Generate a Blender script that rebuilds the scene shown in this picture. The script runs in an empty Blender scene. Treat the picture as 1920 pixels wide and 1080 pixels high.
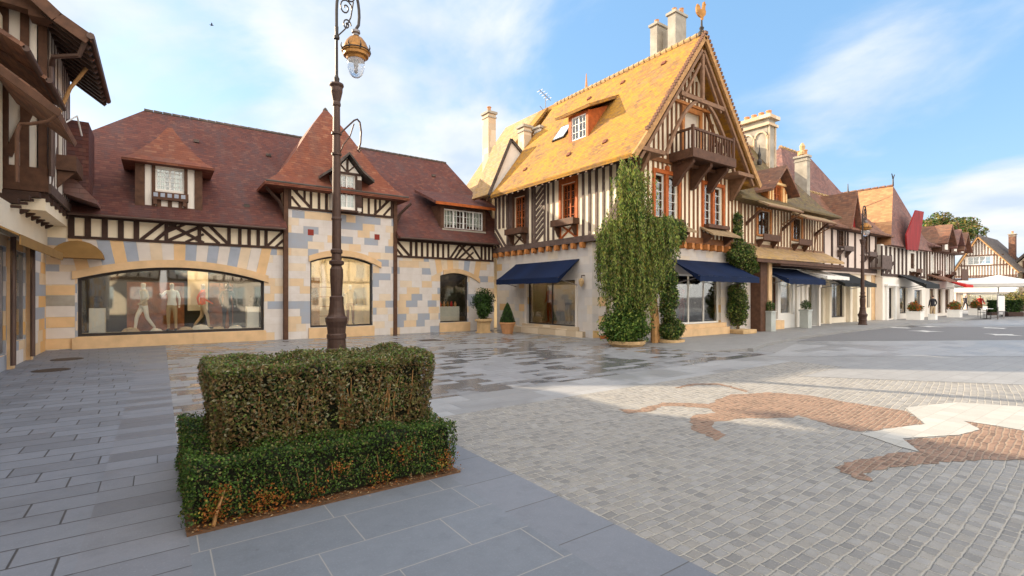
import bpy, bmesh, math, random
import numpy as np
from mathutils import Vector, Matrix
random.seed(7); rng = np.random.default_rng(7)
SC = bpy.context.scene
COL = SC.collection
PI = math.pi

# ------------------------------------------------------------------ camera
cam_d = bpy.data.cameras.new("camera"); cam = bpy.data.objects.new("camera", cam_d); COL.objects.link(cam)
SC.camera = cam
cam_d.sensor_width = 36; cam_d.lens = 17.36; cam_d.clip_end = 3000; cam_d.clip_start = 0.05
cam_d.shift_y = 15/1920
YAW = math.atan2(.5807, .8141)
cam.location = (0, 0, 1.65); cam.rotation_euler = (PI/2, 0, -YAW)
SC.render.resolution_x = 1024; SC.render.resolution_y = 576

# ------------------------------------------------------------------ sun, sky, exposure
SUN_TRAVEL = Vector((.447, -.894, -.42)).normalized()      # low evening sun from behind the long shop
SUN_EL = math.asin(-SUN_TRAVEL.z)
sd = bpy.data.lights.new("sun", 'SUN'); sun = bpy.data.objects.new("sun", sd); COL.objects.link(sun)
sd.energy = 5.0; sd.angle = math.radians(.6); sd.color = (1, .82, .58)
sun.rotation_euler = SUN_TRAVEL.to_track_quat('-Z', 'Y').to_euler()
sun.location = (-20, 40, 25)
W = bpy.data.worlds.new("World"); SC.world = W; W.use_nodes = True
def world():
    nt = W.node_tree; N = nt.nodes; L = nt.links; N.clear()
    out = N.new('ShaderNodeOutputWorld'); bg = N.new('ShaderNodeBackground')
    sky = N.new('ShaderNodeTexSky'); sky.sky_type = 'NISHITA'; sky.sun_disc = False
    sky.sun_elevation = SUN_EL
    sky.sun_rotation = math.atan2(-SUN_TRAVEL.x, -SUN_TRAVEL.y)
    sky.air_density = 1.0; sky.dust_density = .6; sky.ozone_density = 1.6
    tc = N.new('ShaderNodeTexCoord'); sep = N.new('ShaderNodeSeparateXYZ')
    L.new(tc.outputs['Generated'], sep.inputs[0])
    def m(op, a, b=None, c=None):
        n = N.new('ShaderNodeMath'); n.operation = op
        for i, v in enumerate((a, b, c)):
            if v is None: continue
            if isinstance(v, (int, float)): n.inputs[i].default_value = v
            else: L.new(v, n.inputs[i])
        return n.outputs[0]
    z = m('MAXIMUM', sep.outputs[2], 0.0)
    dz = m('ADD', z, .22)
    cx = m('DIVIDE', sep.outputs[0], dz); cy = m('DIVIDE', sep.outputs[1], dz)
    cmb = N.new('ShaderNodeCombineXYZ'); L.new(cx, cmb.inputs[0]); L.new(cy, cmb.inputs[1])
    n1 = N.new('ShaderNodeTexNoise'); n1.inputs['Scale'].default_value = 1.1; n1.inputs['Detail'].default_value = 9; n1.inputs['Roughness'].default_value = .55
    n1.inputs['Distortion'].default_value = .35
    mp = N.new('ShaderNodeMapping'); mp.inputs['Location'].default_value = (3.1, 1.7, 0); mp.inputs['Scale'].default_value = (1.25, 1.0, 1); mp.inputs['Rotation'].default_value = (0, 0, .6)
    L.new(cmb.outputs[0], mp.inputs[0]); L.new(mp.outputs[0], n1.inputs['Vector'])
    # more cloud to the left of the square and behind the viewer, clear blue over the street
    lft = m('ADD', m('MULTIPLY', sep.outputs[0], -.80), m('MULTIPLY', sep.outputs[1], .42))
    bias = m('SUBTRACT', m('MULTIPLY', lft, .20), .035)
    # a soft bank low over the right-hand roofs, a veil above the middle
    def bankat(px, py, w, amt):
        d = Vector(((.5807+.8141*(px-960)/926), (.8141-.5807*(px-960)/926), (555-py)/926)).normalized()
        dt = m('ADD', m('ADD', m('MULTIPLY', sep.outputs[0], d.x), m('MULTIPLY', sep.outputs[1], d.y)), m('MULTIPLY', sep.outputs[2], d.z))
        r = N.new('ShaderNodeMapRange'); r.interpolation_type = 'SMOOTHSTEP'; L.new(dt, r.inputs[0]); r.inputs[1].default_value = math.cos(w); r.inputs[2].default_value = 1; r.inputs[4].default_value = amt
        return r.outputs[0]
    bias = m('ADD', bias, m('ADD', bankat(1790, 215, .27, .20), m('ADD', bankat(1900, 430, .12, .30), m('ADD', bankat(330, 110, .5, .14), bankat(760, 240, .30, .13)))))
    f = m('ADD', n1.outputs[0], bias)
    mr = N.new('ShaderNodeMapRange'); mr.interpolation_type = 'SMOOTHSTEP'
    mr.inputs[1].default_value = .42; mr.inputs[2].default_value = .70; L.new(f, mr.inputs[0])
    # soft shading inside the cloud
    n2 = N.new('ShaderNodeTexNoise'); n2.inputs['Scale'].default_value = 2.2; n2.inputs['Detail'].default_value = 6
    L.new(mp.outputs[0], n2.inputs['Vector'])
    cr = N.new('ShaderNodeMapRange'); cr.inputs[1].default_value = .35; cr.inputs[2].default_value = .65; L.new(n2.outputs[0], cr.inputs[0])
    ccol = N.new('ShaderNodeMix'); ccol.data_type = 'RGBA'
    ccol.inputs[6].default_value = (CL*.66, CL*.76, CL*.93, 1); ccol.inputs[7].default_value = (CL, CL*1.0, CL*.99, 1)
    L.new(cr.outputs[0], ccol.inputs[0])
    mix = N.new('ShaderNodeMix'); mix.data_type = 'RGBA'
    tint = N.new('ShaderNodeMix'); tint.data_type = 'RGBA'     # thin high haze whitens the blue
    tint.inputs[0].default_value = .55; tint.inputs[7].default_value = (CL*.30, CL*.62, CL*1.02, 1)
    L.new(sky.outputs[0], tint.inputs[6])
    hz = m('MULTIPLY', m('POWER', m('SUBTRACT', 1, z), 7), .55)
    tint2 = N.new('ShaderNodeMix'); tint2.data_type = 'RGBA'; L.new(hz, tint2.inputs[0]); L.new(tint.outputs[2], tint2.inputs[6])
    tint2.inputs[7].default_value = (CL*.62, CL*.78, CL*.98, 1)
    L.new(m('MULTIPLY', mr.outputs[0], .93), mix.inputs[0]); L.new(tint2.outputs[2], mix.inputs[6]); L.new(ccol.outputs[2], mix.inputs[7])
    # warm cloud bank added out of view, overhead and behind, to fill the shade
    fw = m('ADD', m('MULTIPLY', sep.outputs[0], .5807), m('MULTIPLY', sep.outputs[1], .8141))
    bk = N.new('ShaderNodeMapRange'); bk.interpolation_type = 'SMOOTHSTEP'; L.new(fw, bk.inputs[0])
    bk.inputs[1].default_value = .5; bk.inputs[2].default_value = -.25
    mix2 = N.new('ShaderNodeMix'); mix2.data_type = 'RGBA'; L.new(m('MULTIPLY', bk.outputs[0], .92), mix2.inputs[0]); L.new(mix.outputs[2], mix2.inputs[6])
    mix2.inputs[7].default_value = (CL*FILL_BANK, CL*FILL_BANK*.93, CL*FILL_BANK*.84, 1)
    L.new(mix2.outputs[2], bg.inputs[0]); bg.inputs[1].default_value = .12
    L.new(bg.outputs[0], out.inputs[0])
CL = 4.45; FILL_BANK = 2.48
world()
SC.view_settings.view_transform = 'Standard'; SC.view_settings.look = 'None'
SC.view_settings.gamma = 1; SC.view_settings.use_curve_mapping = False
SC.view_settings.exposure = 1.06

# ------------------------------------------------------------------ pixel -> plane helpers (planes are the real walls and ground)
CX, CY, FF, EH = 960., 555., 926., 1.65
def ray(px, py):
    u = (px-CX)/FF
    return (.5807+.8141*u, .8141-.5807*u, (CY-py)/FF)
def gy(px, py, Y):
    d = ray(px, py); t = Y/d[1]; return (d[0]*t, EH+d[2]*t)
def gx(px, py, X):
    d = ray(px, py); t = X/d[0]; return (d[1]*t, EH+d[2]*t)
def gz(px, py, Z=0):
    d = ray(px, py); t = (Z-EH)/d[2]; return (d[0]*t, d[1]*t)

# ------------------------------------------------------------------ materials
MAT = {}
def srgb(r, g, b):
    f = lambda c: (c/255/12.92) if c/255 <= .04045 else ((c/255+.055)/1.055)**2.4
    return (f(r), f(g), f(b))
class NT:
    def __init__(s, name):
        s.m = bpy.data.materials.new(name); s.m.use_nodes = True
        s.N = s.m.node_tree.nodes; s.L = s.m.node_tree.links
        s.p = s.N['Principled BSDF']; s.uv = None; MAT[name] = s.m
    def UV(s):
        if not s.uv:
            u = s.N.new('ShaderNodeUVMap'); u.uv_map = 'UVMap'; s.uv = u.outputs[0]
        return s.uv
    def put(s, sock, v):
        if v is None: return
        if isinstance(v, (int, float)): sock.default_value = v
        elif isinstance(v, tuple): sock.default_value = v if len(v) != 3 or sock.type == 'VECTOR' else (*v, 1)
        else: s.L.new(v, sock)
    def M(s, op, a, b=None, c=None):
        n = s.N.new('ShaderNodeMath'); n.operation = op
        for i, v in enumerate((a, b, c)): s.put(n.inputs[i], v)
        return n.outputs[0]
    def mix(s, f, a, b, mode='MIX'):
        n = s.N.new('ShaderNodeMix'); n.data_type = 'RGBA'; n.blend_type = mode
        s.put(n.inputs[0], f); s.put(n.inputs[6], a); s.put(n.inputs[7], b); return n.outputs[2]
    def mr(s, v, a, b, c=0., d=1., smooth=False):
        n = s.N.new('ShaderNodeMapRange'); s.put(n.inputs[0], v)
        if smooth: n.interpolation_type = 'SMOOTHSTEP'
        for i, x in enumerate((a, b, c, d)): n.inputs[i+1].default_value = x
        return n.outputs[0]
    def noise(s, scale, detail=4, vec=None, rough=.55, stretch=None):
        v = vec if vec is not None else s.UV()
        if stretch:
            mp = s.N.new('ShaderNodeMapping'); mp.inputs['Scale'].default_value = stretch; s.L.new(v, mp.inputs[0]); v = mp.outputs[0]
        n = s.N.new('ShaderNodeTexNoise'); n.inputs['Scale'].default_value = scale; n.inputs['Detail'].default_value = detail
        n.inputs['Roughness'].default_value = rough; s.L.new(v, n.inputs['Vector']); return n.outputs[0]
    def ramp(s, v, cols, const=True):
        n = s.N.new('ShaderNodeValToRGB'); r = n.color_ramp
        r.interpolation = 'CONSTANT' if const else 'LINEAR'
        k = len(cols)
        for i, (pos, c) in enumerate(cols):
            e = r.elements[i] if i < 2 else r.elements.new(pos)
            e.position = pos; e.color = (*c, 1)
        s.put(n.inputs[0], v); return n.outputs[0]
    def bump(s, h, strength, dist=.02):
        n = s.N.new('ShaderNodeBump'); n.inputs['Strength'].default_value = strength; n.inputs['Distance'].default_value = dist
        s.put(n.inputs['Height'], h); s.L.new(n.outputs[0], s.p.inputs['Normal']); return n
    def blocks(s, w, h, j, stagger='rand', warp=0, curve=0, swap=False, jitter=0.):
        """rectangular pattern on metric UV: returns (random per block, random 2, joint mask 0..1 = block face, fu, fv)"""
        sp = s.N.new('ShaderNodeSeparateXYZ'); s.L.new(s.UV(), sp.inputs[0])
        u, v = sp.outputs[0], sp.outputs[1]
        if swap: u, v = v, u
        if curve:
            q = s.M('SUBTRACT', u, 3.0); v = s.M('SUBTRACT', v, s.M('MULTIPLY', s.M('MULTIPLY', q, q), curve))
        if warp:
            a = s.noise(2.2, 2); b = s.noise(9, 2)
            v = s.M('ADD', v, s.M('MULTIPLY', s.M('SUBTRACT', a, .5), warp)); u = s.M('ADD', u, s.M('MULTIPLY', s.M('SUBTRACT', b, .5), warp))
            v = s.M('ADD', v, s.M('MULTIPLY', s.M('SUBTRACT', b, .5), warp*.5))
        vr = s.M('DIVIDE', v, h); row = s.M('FLOOR', vr); fv = s.M('FRACT', vr)
        wn = s.N.new('ShaderNodeTexWhiteNoise'); wn.noise_dimensions = '1D'; s.L.new(row, wn.inputs['W'])
        if stagger == 'rand': off = wn.outputs[0]
        else: off = s.M('MULTIPLY', row, stagger)
        ur = s.M('ADD', s.M('DIVIDE', u, w), off)
        if jitter:
            c0 = s.N.new('ShaderNodeCombineXYZ'); s.L.new(s.M('MULTIPLY', ur, .9), c0.inputs[0]); s.L.new(s.M('MULTIPLY', row, 3.3), c0.inputs[1])
            nz = s.N.new('ShaderNodeTexNoise'); nz.inputs['Scale'].default_value = 1.; nz.inputs['Detail'].default_value = 1; s.L.new(c0.outputs[0], nz.inputs['Vector'])
            ur = s.M('ADD', ur, s.M('MULTIPLY', nz.outputs[0], jitter))
        col = s.M('FLOOR', ur); fu = s.M('FRACT', ur)
        cb = s.N.new('ShaderNodeCombineXYZ'); s.L.new(col, cb.inputs[0]); s.L.new(row, cb.inputs[1])
        w2 = s.N.new('ShaderNodeTexWhiteNoise'); w2.noise_dimensions = '2D'; s.L.new(cb.outputs[0], w2.inputs['Vector'])
        sc = s.N.new('ShaderNodeSeparateColor'); s.L.new(w2.outputs[1], sc.inputs[0])
        du = s.M('MULTIPLY', s.M('MINIMUM', fu, s.M('SUBTRACT', 1, fu)), w)
        dv = s.M('MULTIPLY', s.M('MINIMUM', fv, s.M('SUBTRACT', 1, fv)), h)
        dd = s.M('MINIMUM', du, dv)
        if warp: dd = s.M('ADD', dd, s.M('MULTIPLY', s.M('SUBTRACT', s.noise(38, 3), .5), j*1.6))
        face = s.mr(dd, j*.4, j*(1.5 if warp else 1.))
        return w2.outputs[0], sc.outputs[1], face, fu, fv

def plain(name, col, rough=.75, var=.12, scale=2.5, bump=.15, metal=0, spec=.35, stretch=None, dirt=0., dirtcol=(.10,.07,.05)):
    t = NT(name)
    n = t.noise(scale, 6, stretch=stretch)
    c = t.mix(t.mr(n, .3, .7), tuple(x*(1-var) for x in col), tuple(min(1, x*(1+var)) for x in col))
    if dirt:
        d = t.noise(1.1, 8, rough=.7, stretch=(1, .35, 1))
        c = t.mix(t.M('MULTIPLY', t.mr(d, .5, .8), dirt), c, dirtcol)
    t.put(t.p.inputs['Base Color'], c); t.p.inputs['Roughness'].default_value = rough
    t.p.inputs['Metallic'].default_value = metal; t.p.inputs['Specular IOR Level'].default_value = spec
    if bump: t.bump(t.noise(scale*12, 4, stretch=stretch), bump, .01)
    return t
def wood(name, col, rough=.7, var=.3):
    return plain(name, col, rough, var, 3.5, .35, stretch=(1.5, 1.5, 1.5))
def stone_blocks(name, pal, w=.62, h=.30, j=.006, jit=.8):
    t = NT(name); r, r2, face, fu, fv = t.blocks(w, h, j, 'rand', jitter=jit)
    c = t.ramp(r, pal)
    n = t.noise(3, 7)
    c = t.mix(t.mr(n, .3, .7, 0, .28), c, (.45, .36, .27), 'MIX')
    g = t.noise(.8, 8, rough=.7); c = t.mix(t.mr(g, .52, .8, 0, .3), c, (.33, .27, .21))
    c = t.mix(t.M('MULTIPLY', t.M('SUBTRACT', 1, face), .28), c, (.42, .34, .26))
    t.put(t.p.inputs['Base Color'], c); t.p.inputs['Roughness'].default_value = .8
    t.bump(t.M('ADD', t.M('MULTIPLY', face, .4), t.M('MULTIPLY', t.noise(30, 3), .35)), .35, .01)
def tiles(name, pal, w=.165, h=.115, moss=None, mossamt=0., grey=None, bumpd=.02, mlo=.42, mhi=.66):
    t = NT(name); r, r2, face, fu, fv = t.blocks(w, h, .006, .5)
    c = t.ramp(r, pal)
    big = t.noise(.55, 6, rough=.65)
    c = t.mix(t.mr(big, .35, .65, 0, .45), c, tuple(x*.6 for x in pal[0][1]))
    if moss:
        mo = t.M('ADD', t.M('MULTIPLY', t.noise(.7, 8, rough=.72), .6), t.M('ADD', t.M('MULTIPLY', t.noise(14, 3), .25), t.M('MULTIPLY', r2, .15)))
        c = t.mix(t.M('MULTIPLY', t.mr(mo, mlo, mhi), mossamt), c, moss)
    if grey:
        gr = t.noise(1.1, 7, rough=.7, stretch=(1, .35, 1)); c = t.mix(t.mr(gr, .45, .75, 0, .65), c, grey)
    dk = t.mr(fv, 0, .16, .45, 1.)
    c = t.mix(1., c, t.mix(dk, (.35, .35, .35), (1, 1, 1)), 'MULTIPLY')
    t.put(t.p.inputs['Base Color'], c); t.p.inputs['Roughness'].default_value = .78; t.p.inputs['Specular IOR Level'].default_value = .25
    hgt = t.M('ADD', t.M('MULTIPLY', t.M('SUBTRACT', 1, fv), .6), t.M('ADD', t.M('MULTIPLY', r2, .35), t.M('MULTIPLY', face, .25)))
    t.bump(hgt, .8, bumpd)
def paving(name, w, h, col, var, joint, jw, stagger='rand', jit=0., wet=0., swap=False, warp=0, curve=0, rough=.62, bump=.4, tintcol=None, dark=.75, mott=.25):
    t = NT(name); r, r2, face, fu, fv = t.blocks(w, h, jw, stagger, warp=warp, curve=curve, swap=swap, jitter=jit)
    c = t.mix(r, tuple(x*(1-var) for x in col), tuple(x*(1+var) for x in col))
    if tintcol: c = t.mix(t.mr(r2, .55, 1, 0, .7), c, tintcol)
    n = t.noise(7, 8, rough=.72)
    c = t.mix(t.mr(n, .25, .75, 0, mott), c, tuple(x*.55 for x in col))
    sp = t.noise(70, 2); c = t.mix(t.mr(sp, .56, .74, 0, .35), c, tuple(min(1, x*1.5) for x in col))
    gum = t.N.new('ShaderNodeTexVoronoi'); gum.inputs['Scale'].default_value = 2.6; t.L.new(t.UV(), gum.inputs['Vector'])
    c = t.mix(t.mr(gum.outputs['Distance'], .018, .035, .45, 0.), c, tuple(x*.4 for x in col))
    sm = t.noise(1.6, 9, rough=.78); c = t.mix(t.mr(sm, .54, .72, 0, .38), c, tuple(x*.5 for x in col))
    st = t.noise(.45, 6, rough=.65); c = t.mix(t.mr(st, .5, .75, 0, .4), c, tuple(x*dark*.7 for x in col))
    rr = t.M('ADD', rough-.1, t.M('MULTIPLY', n, .2))
    if wet:
        wn = t.noise(.38, 5, rough=.6); wm = t.M('MULTIPLY', t.mr(t.M('ADD', wn, t.M('MULTIPLY', t.M('SUBTRACT', r2, .5), .42)), .47, .58), wet)
        c = t.mix(wm, c, tuple(x*.42 for x in col)); rr = t.M('SUBTRACT', rr, t.M('MULTIPLY', wm, .40))
    c = t.mix(t.M('SUBTRACT', 1, face), c, joint)
    t.put(t.p.inputs['Base Color'], c); t.put(t.p.inputs['Roughness'], rr)
    t.bump(t.M('ADD', t.M('MULTIPLY', face, .7), t.M('ADD', t.M('MULTIPLY', n, .25), t.M('MULTIPLY', r, .25))), bump, .012)
def leafmat(name, col, tr=.25):
    t = NT(name); t.p.inputs['Roughness'].default_value = .55; t.p.inputs['Specular IOR Level'].default_value = .3
    oi = t.N.new('ShaderNodeNewGeometry')
    f = oi.outputs['Random Per Island']
    c = t.mix(f, tuple(x*.55 for x in col), tuple(x*1.5 for x in col)); t.put(t.p.inputs['Base Color'], c)
    out = t.N['Material Output']; tl = t.N.new('ShaderNodeBsdfTranslucent'); t.L.new(c, tl.inputs[0])
    ms = t.N.new('ShaderNodeMixShader'); ms.inputs[0].default_value = tr
    t.L.new(t.p.outputs[0], ms.inputs[1]); t.L.new(tl.outputs[0], ms.inputs[2]); t.L.new(ms.outputs[0], out.inputs[0])
def glassmat(name, tint=(.9, .95, .93), gl=.16, dark=0.):
    t = NT(name); out = t.N['Material Output']
    tr = t.N.new('ShaderNodeBsdfTransparent'); tr.inputs[0].default_value = (*tint, 1)
    g = t.N.new('ShaderNodeBsdfGlossy'); g.inputs['Roughness'].default_value = .02; g.inputs[0].default_value = (1, 1, 1, 1)
    fr = t.N.new('ShaderNodeFresnel'); fr.inputs[0].default_value = 1.5
    f = t.M('ADD', t.M('MULTIPLY', fr.outputs[0], .9), gl)
    w = t.noise(.5, 2); b = t.N.new('ShaderNodeBump'); b.inputs['Strength'].default_value = .05; b.inputs['Distance'].default_value = .1
    t.L.new(w, b.inputs['Height']); t.L.new(b.outputs[0], g.inputs['Normal'])
    ms = t.N.new('ShaderNodeMixShader'); t.put(ms.inputs[0], f); t.L.new(tr.outputs[0], ms.inputs[1]); t.L.new(g.outputs[0], ms.inputs[2])
    t.L.new(ms.outputs[0], out.inputs[0])
def emis(name, col, st):
    t = NT(name); t.p.inputs['Emission Color'].default_value = (*col, 1); t.p.inputs['Emission Strength'].default_value = st
    t.p.inputs['Base Color'].default_value = (*col, 1)

CREAM, PEACH, BLUE, PALE = (.75,.63,.49), (.75,.56,.36), (.34,.39,.48), (.71,.67,.65)
stone_blocks('stone_patchwork', [(0, PEACH), (.24, PALE), (.52, BLUE), (.74, CREAM), (.86, PALE)], .50, .29)
stone_blocks('stone_patchwork_large', [(0, PEACH), (.3, PALE), (.6, BLUE), (.8, (.78,.45,.16))], .75, .33)
stone_blocks('stone_pale', [(0, (.62,.58,.55)), (.45, (.55,.53,.53)), (.75, (.66,.58,.48)), (.93, (.62,.40,.17))], .6, .32)
stone_blocks('stone_warm', [(0, (.55,.44,.31)), (.5, (.72,.60,.45)), (.8, (.60,.44,.28))], .6, .32)
plain('stone_peach', (.74,.50,.27), .75, .10, 2, .1); plain('stone_cream', (.72,.58,.42), .75, .1, 2, .1)
plain('stone_blue', (.36,.40,.48), .75, .1, 2, .1); plain('stone_palest', (.68,.62,.57), .75, .08, 2, .1)
plain('stone_red', (.24,.03,.02), .7, .1)
plain('stone_trim', (.70,.48,.27), .7, .12, 2.5, .15, dirt=.25, dirtcol=(.3,.17,.08)); plain('stone_grey', (.36,.33,.28), .85, .25, 2, .4, dirt=.5)
plain('plaster_white', (.80,.75,.68), .85, .05, 1.2, .08, dirt=.12, dirtcol=(.4,.33,.25)); plain('plaster_warm', (.93,.82,.63), .85, .07, 1.4, .1, dirt=.18, dirtcol=(.45,.3,.16))
plain('plaster_yellow', (.86,.60,.30), .85, .07, 1.4, .1); plain('plaster_pink', (.72,.60,.53), .85, .08, 1.3, .1, dirt=.3, dirtcol=(.35,.27,.2))
plain('plaster_cream', (.82,.74,.60), .85, .06, 1.3, .1, dirt=.15, dirtcol=(.4,.3,.2))
wood('timber_dark', (.055,.028,.02)); wood('timber_brown', (.10,.047,.027)); wood('timber_grey', (.115,.078,.066)); wood('timber_gable', (.19,.078,.03))
wood('timber_red', (.42,.105,.022)); wood('timber_weathered', (.21,.115,.065)); wood('timber_orange', (.5,.2,.06)); wood('timber_tan', (.42,.23,.09))
wood('shingle', (.30,.21,.12), .85, .35); plain('red_board', (.25,.009,.009), .65, .3, 3, .3, stretch=(1,.2,1))
plain('iron_brown', (.062,.032,.023), .5, .25, 5, .2, .25, .5); plain('iron_dark', (.035,.028,.026), .5, .2, 4, .1, .3, .5)
plain('gilt', (.34,.16,.04), .42, .35, 6, .1, .35); plain('zinc', (.22,.21,.22), .45, .2, 3, .1, .6); plain('gutter_brown', (.10,.062,.05), .5, .2, 3, .1, .2)
plain('white_paint', (.80,.79,.76), .5, .04, 3, .05); plain('terracotta', (.52,.26,.12), .8, .15, 3, .15); plain('urn_stone', (.55,.38,.2), .8, .2, 4, .2)
plain('awning_navy', (.0035,.013,.05), .75, .25, 1.2, .3, spec=.2); plain('awning_white', (.80,.78,.74), .8, .04); plain('awning_black', (.008,.010,.011), .7, .2); plain('awning_red', (.6,.02,.015), .7, .1)
plain('canopy_brown', (.27,.15,.045), .7, .15); plain('soil', (.16,.085,.045), .95, .4, 20, .8); plain('bark', (.13,.09,.06), .9, .3, 8, .6)
plain('door_pale', (.68,.62,.54), .6, .05); plain('display_dark', (.03,.025,.02), .6, .2); plain('display_orange', (.20,.07,.025), .6, .7, 2.6)
plain('display_cream', (.72,.63,.46), .7, .12, 1); plain('display_grey', (.42,.45,.43), .6, .1); plain('cloth_orange', (.75,.12,.02), .8, .1); plain('cloth_red', (.5,.03,.03), .8, .1)
plain('cloth_white', (.8,.78,.74), .8, .06); plain('cloth_dark', (.02,.02,.028), .8, .2); plain('cloth_beige', (.5,.38,.24), .8, .1); plain('skin', (.55,.34,.24), .6, .06)
plain('hair', (.05,.03,.02), .7, .2); plain('mannequin_white', (.75,.73,.70), .4, .03, bump=0)
plain('manhole', (.07,.05,.04), .6, .3, 8, .4, .3); plain('asphalt', (.17,.17,.18), .85, .2, 30, .3, dirt=.15)
paving('road_white', .32, .22, (.42,.41,.385), .10, (.28,.265,.24), .004, 'rand', 0, rough=.7, bump=.15, mott=.25, dark=1.1); plain('road_line_white', (.55,.55,.54), .7, .2, 6, .1)
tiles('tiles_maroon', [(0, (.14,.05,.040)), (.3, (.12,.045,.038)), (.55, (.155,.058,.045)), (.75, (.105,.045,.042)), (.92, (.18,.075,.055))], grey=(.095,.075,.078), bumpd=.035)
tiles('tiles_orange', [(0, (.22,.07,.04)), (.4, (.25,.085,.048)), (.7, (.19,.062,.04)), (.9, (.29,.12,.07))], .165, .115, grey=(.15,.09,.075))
tiles('tiles_sun_tinted', [(0, (.42,.21,.10)), (.4, (.47,.25,.12)), (.7, (.35,.18,.09))], .3, .2)  # sunlit version of the purple roof tiles, evening light put into the colour
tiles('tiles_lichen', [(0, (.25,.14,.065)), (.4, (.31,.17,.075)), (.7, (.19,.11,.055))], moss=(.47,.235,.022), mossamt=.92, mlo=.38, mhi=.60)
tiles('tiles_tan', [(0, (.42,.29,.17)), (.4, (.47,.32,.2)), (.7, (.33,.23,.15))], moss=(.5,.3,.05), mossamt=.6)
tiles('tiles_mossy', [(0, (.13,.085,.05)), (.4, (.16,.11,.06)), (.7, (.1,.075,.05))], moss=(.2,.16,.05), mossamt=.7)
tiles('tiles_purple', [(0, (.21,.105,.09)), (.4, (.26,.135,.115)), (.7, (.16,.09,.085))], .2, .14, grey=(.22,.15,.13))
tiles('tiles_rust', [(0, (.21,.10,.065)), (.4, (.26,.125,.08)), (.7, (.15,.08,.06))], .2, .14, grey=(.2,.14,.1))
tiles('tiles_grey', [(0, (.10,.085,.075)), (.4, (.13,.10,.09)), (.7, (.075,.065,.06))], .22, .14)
paving('paver_left', .64, .30, (.20,.215,.255), .07, (.045,.042,.045), .010, .37, 0, wet=.30)
paving('paver_strip', 8., .30, (.20,.21,.245), .07, (.04,.04,.04), .006, 'rand', 0, wet=.45)
paving('slab_large', .9, .47, (.185,.205,.24), .06, (.30,.29,.28), .006, 'rand', .3, rough=.6, bump=.15, mott=.35)
paving('slab_band', .62, 9., (.19,.205,.24), .07, (.09,.09,.09), .006, 0., 0, rough=.6, bump=.15, swap=True)
paving('paver_wet', .55, .235, (.27,.275,.295), .12, (.10,.09,.08), .008, 'rand', 0, wet=.85, rough=.5)
paving('slab_light', .8, .45, (.33,.335,.35), .06, (.2,.2,.2), .006, 'rand', 0, rough=.55, wet=.35)
paving('cobble', .108, .088, (.27,.262,.255), .26, (.38,.36,.325), .0068, 'rand', .8, warp=.04, curve=.012, rough=.7, bump=1., tintcol=(.33,.305,.27), mott=.5)
paving('cobble_brown', .085, .06, (.21,.125,.085), .45, (.27,.20,.15), .008, 'rand', .5, warp=.07, curve=.012, rough=.75, bump=.9, tintcol=(.33,.21,.15))
paving('road_slab', .6, .3, (.27,.27,.275), .06, (.17,.165,.16), .006, 'rand', 0, rough=.6, bump=.15)
paving('kerb_stone', 1., 5., (.27,.27,.27), .06, (.2,.2,.2), .008, 0., 0, rough=.7, bump=.2)
leafmat('leaf_olive', (.175,.165,.055)); leafmat('leaf_brown', (.21,.13,.06)); leafmat('leaf_dark', (.022,.05,.012)); leafmat('leaf_green', (.055,.12,.018))
leafmat('leaf_bright', (.10,.17,.025)); leafmat('leaf_dry', (.30,.10,.02)); leafmat('leaf_pale', (.27,.26,.16)); leafmat('leaf_vine', (.23,.29,.06)); leafmat('leaf_gold', (.24,.19,.03))
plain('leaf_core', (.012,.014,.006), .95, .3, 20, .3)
leafmat('flower_orange', (.55,.13,.02))
glassmat('glass', gl=.08); glassmat('glass_shop', gl=.05, tint=(.98,.99,.97)); emis('shop_light', (1, .78, .48), 24.0); emis('shop_light_white', (1, .93, .82), 30.0)
plain('white_sheen', (.62,.72,.85), .12, .05, 3, 0)
t = NT('lamp_glass'); t.p.inputs['Base Color'].default_value = (.8,.84,.88,1); t.p.inputs['Roughness'].default_value = .08; t.p.inputs['Transmission Weight'].default_value = .75; t.p.inputs['IOR'].default_value = 1.15
t.put(t.p.inputs['Base Color'], t.mix(t.noise(4, 3), (.75,.8,.85), (.9,.92,.95)))
# ------------------------------------------------------------------ object helpers
WL = {}
def tag(o, label=None, cat=None, group=None, kind=None):
    if label: o['label'] = label
    if cat: o['category'] = cat
    if group: o['group'] = group
    if kind: o['kind'] = kind
    return o
def thing(name, label, cat, loc=(0, 0, 0), group=None):
    o = bpy.data.objects.new(name, None); COL.objects.link(o); o.location = loc; o.empty_display_size = .3
    WL[o] = Vector(loc); return tag(o, label, cat, group)
def copy_tree(o, loc=None, rotz=None, parent=None, label=None):
    c = o.copy(); COL.objects.link(c)
    if parent: c.parent = parent
    if loc: c.location = loc
    if rotz is not None: c.rotation_euler = (0, 0, rotz)
    if label: c['label'] = label
    for ch in o.children: copy_tree(ch, parent=c)
    return c
def FA(Y): return lambda s, n, z: (s, Y-n, z)      # wall facing -y
def FX(X): return lambda s, n, z: (X-n, s, z)      # wall facing -x
def FE(X): return lambda s, n, z: (X+n, s, z)      # wall facing +x
def fn(v): return v if callable(v) else (lambda s: v)
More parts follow.
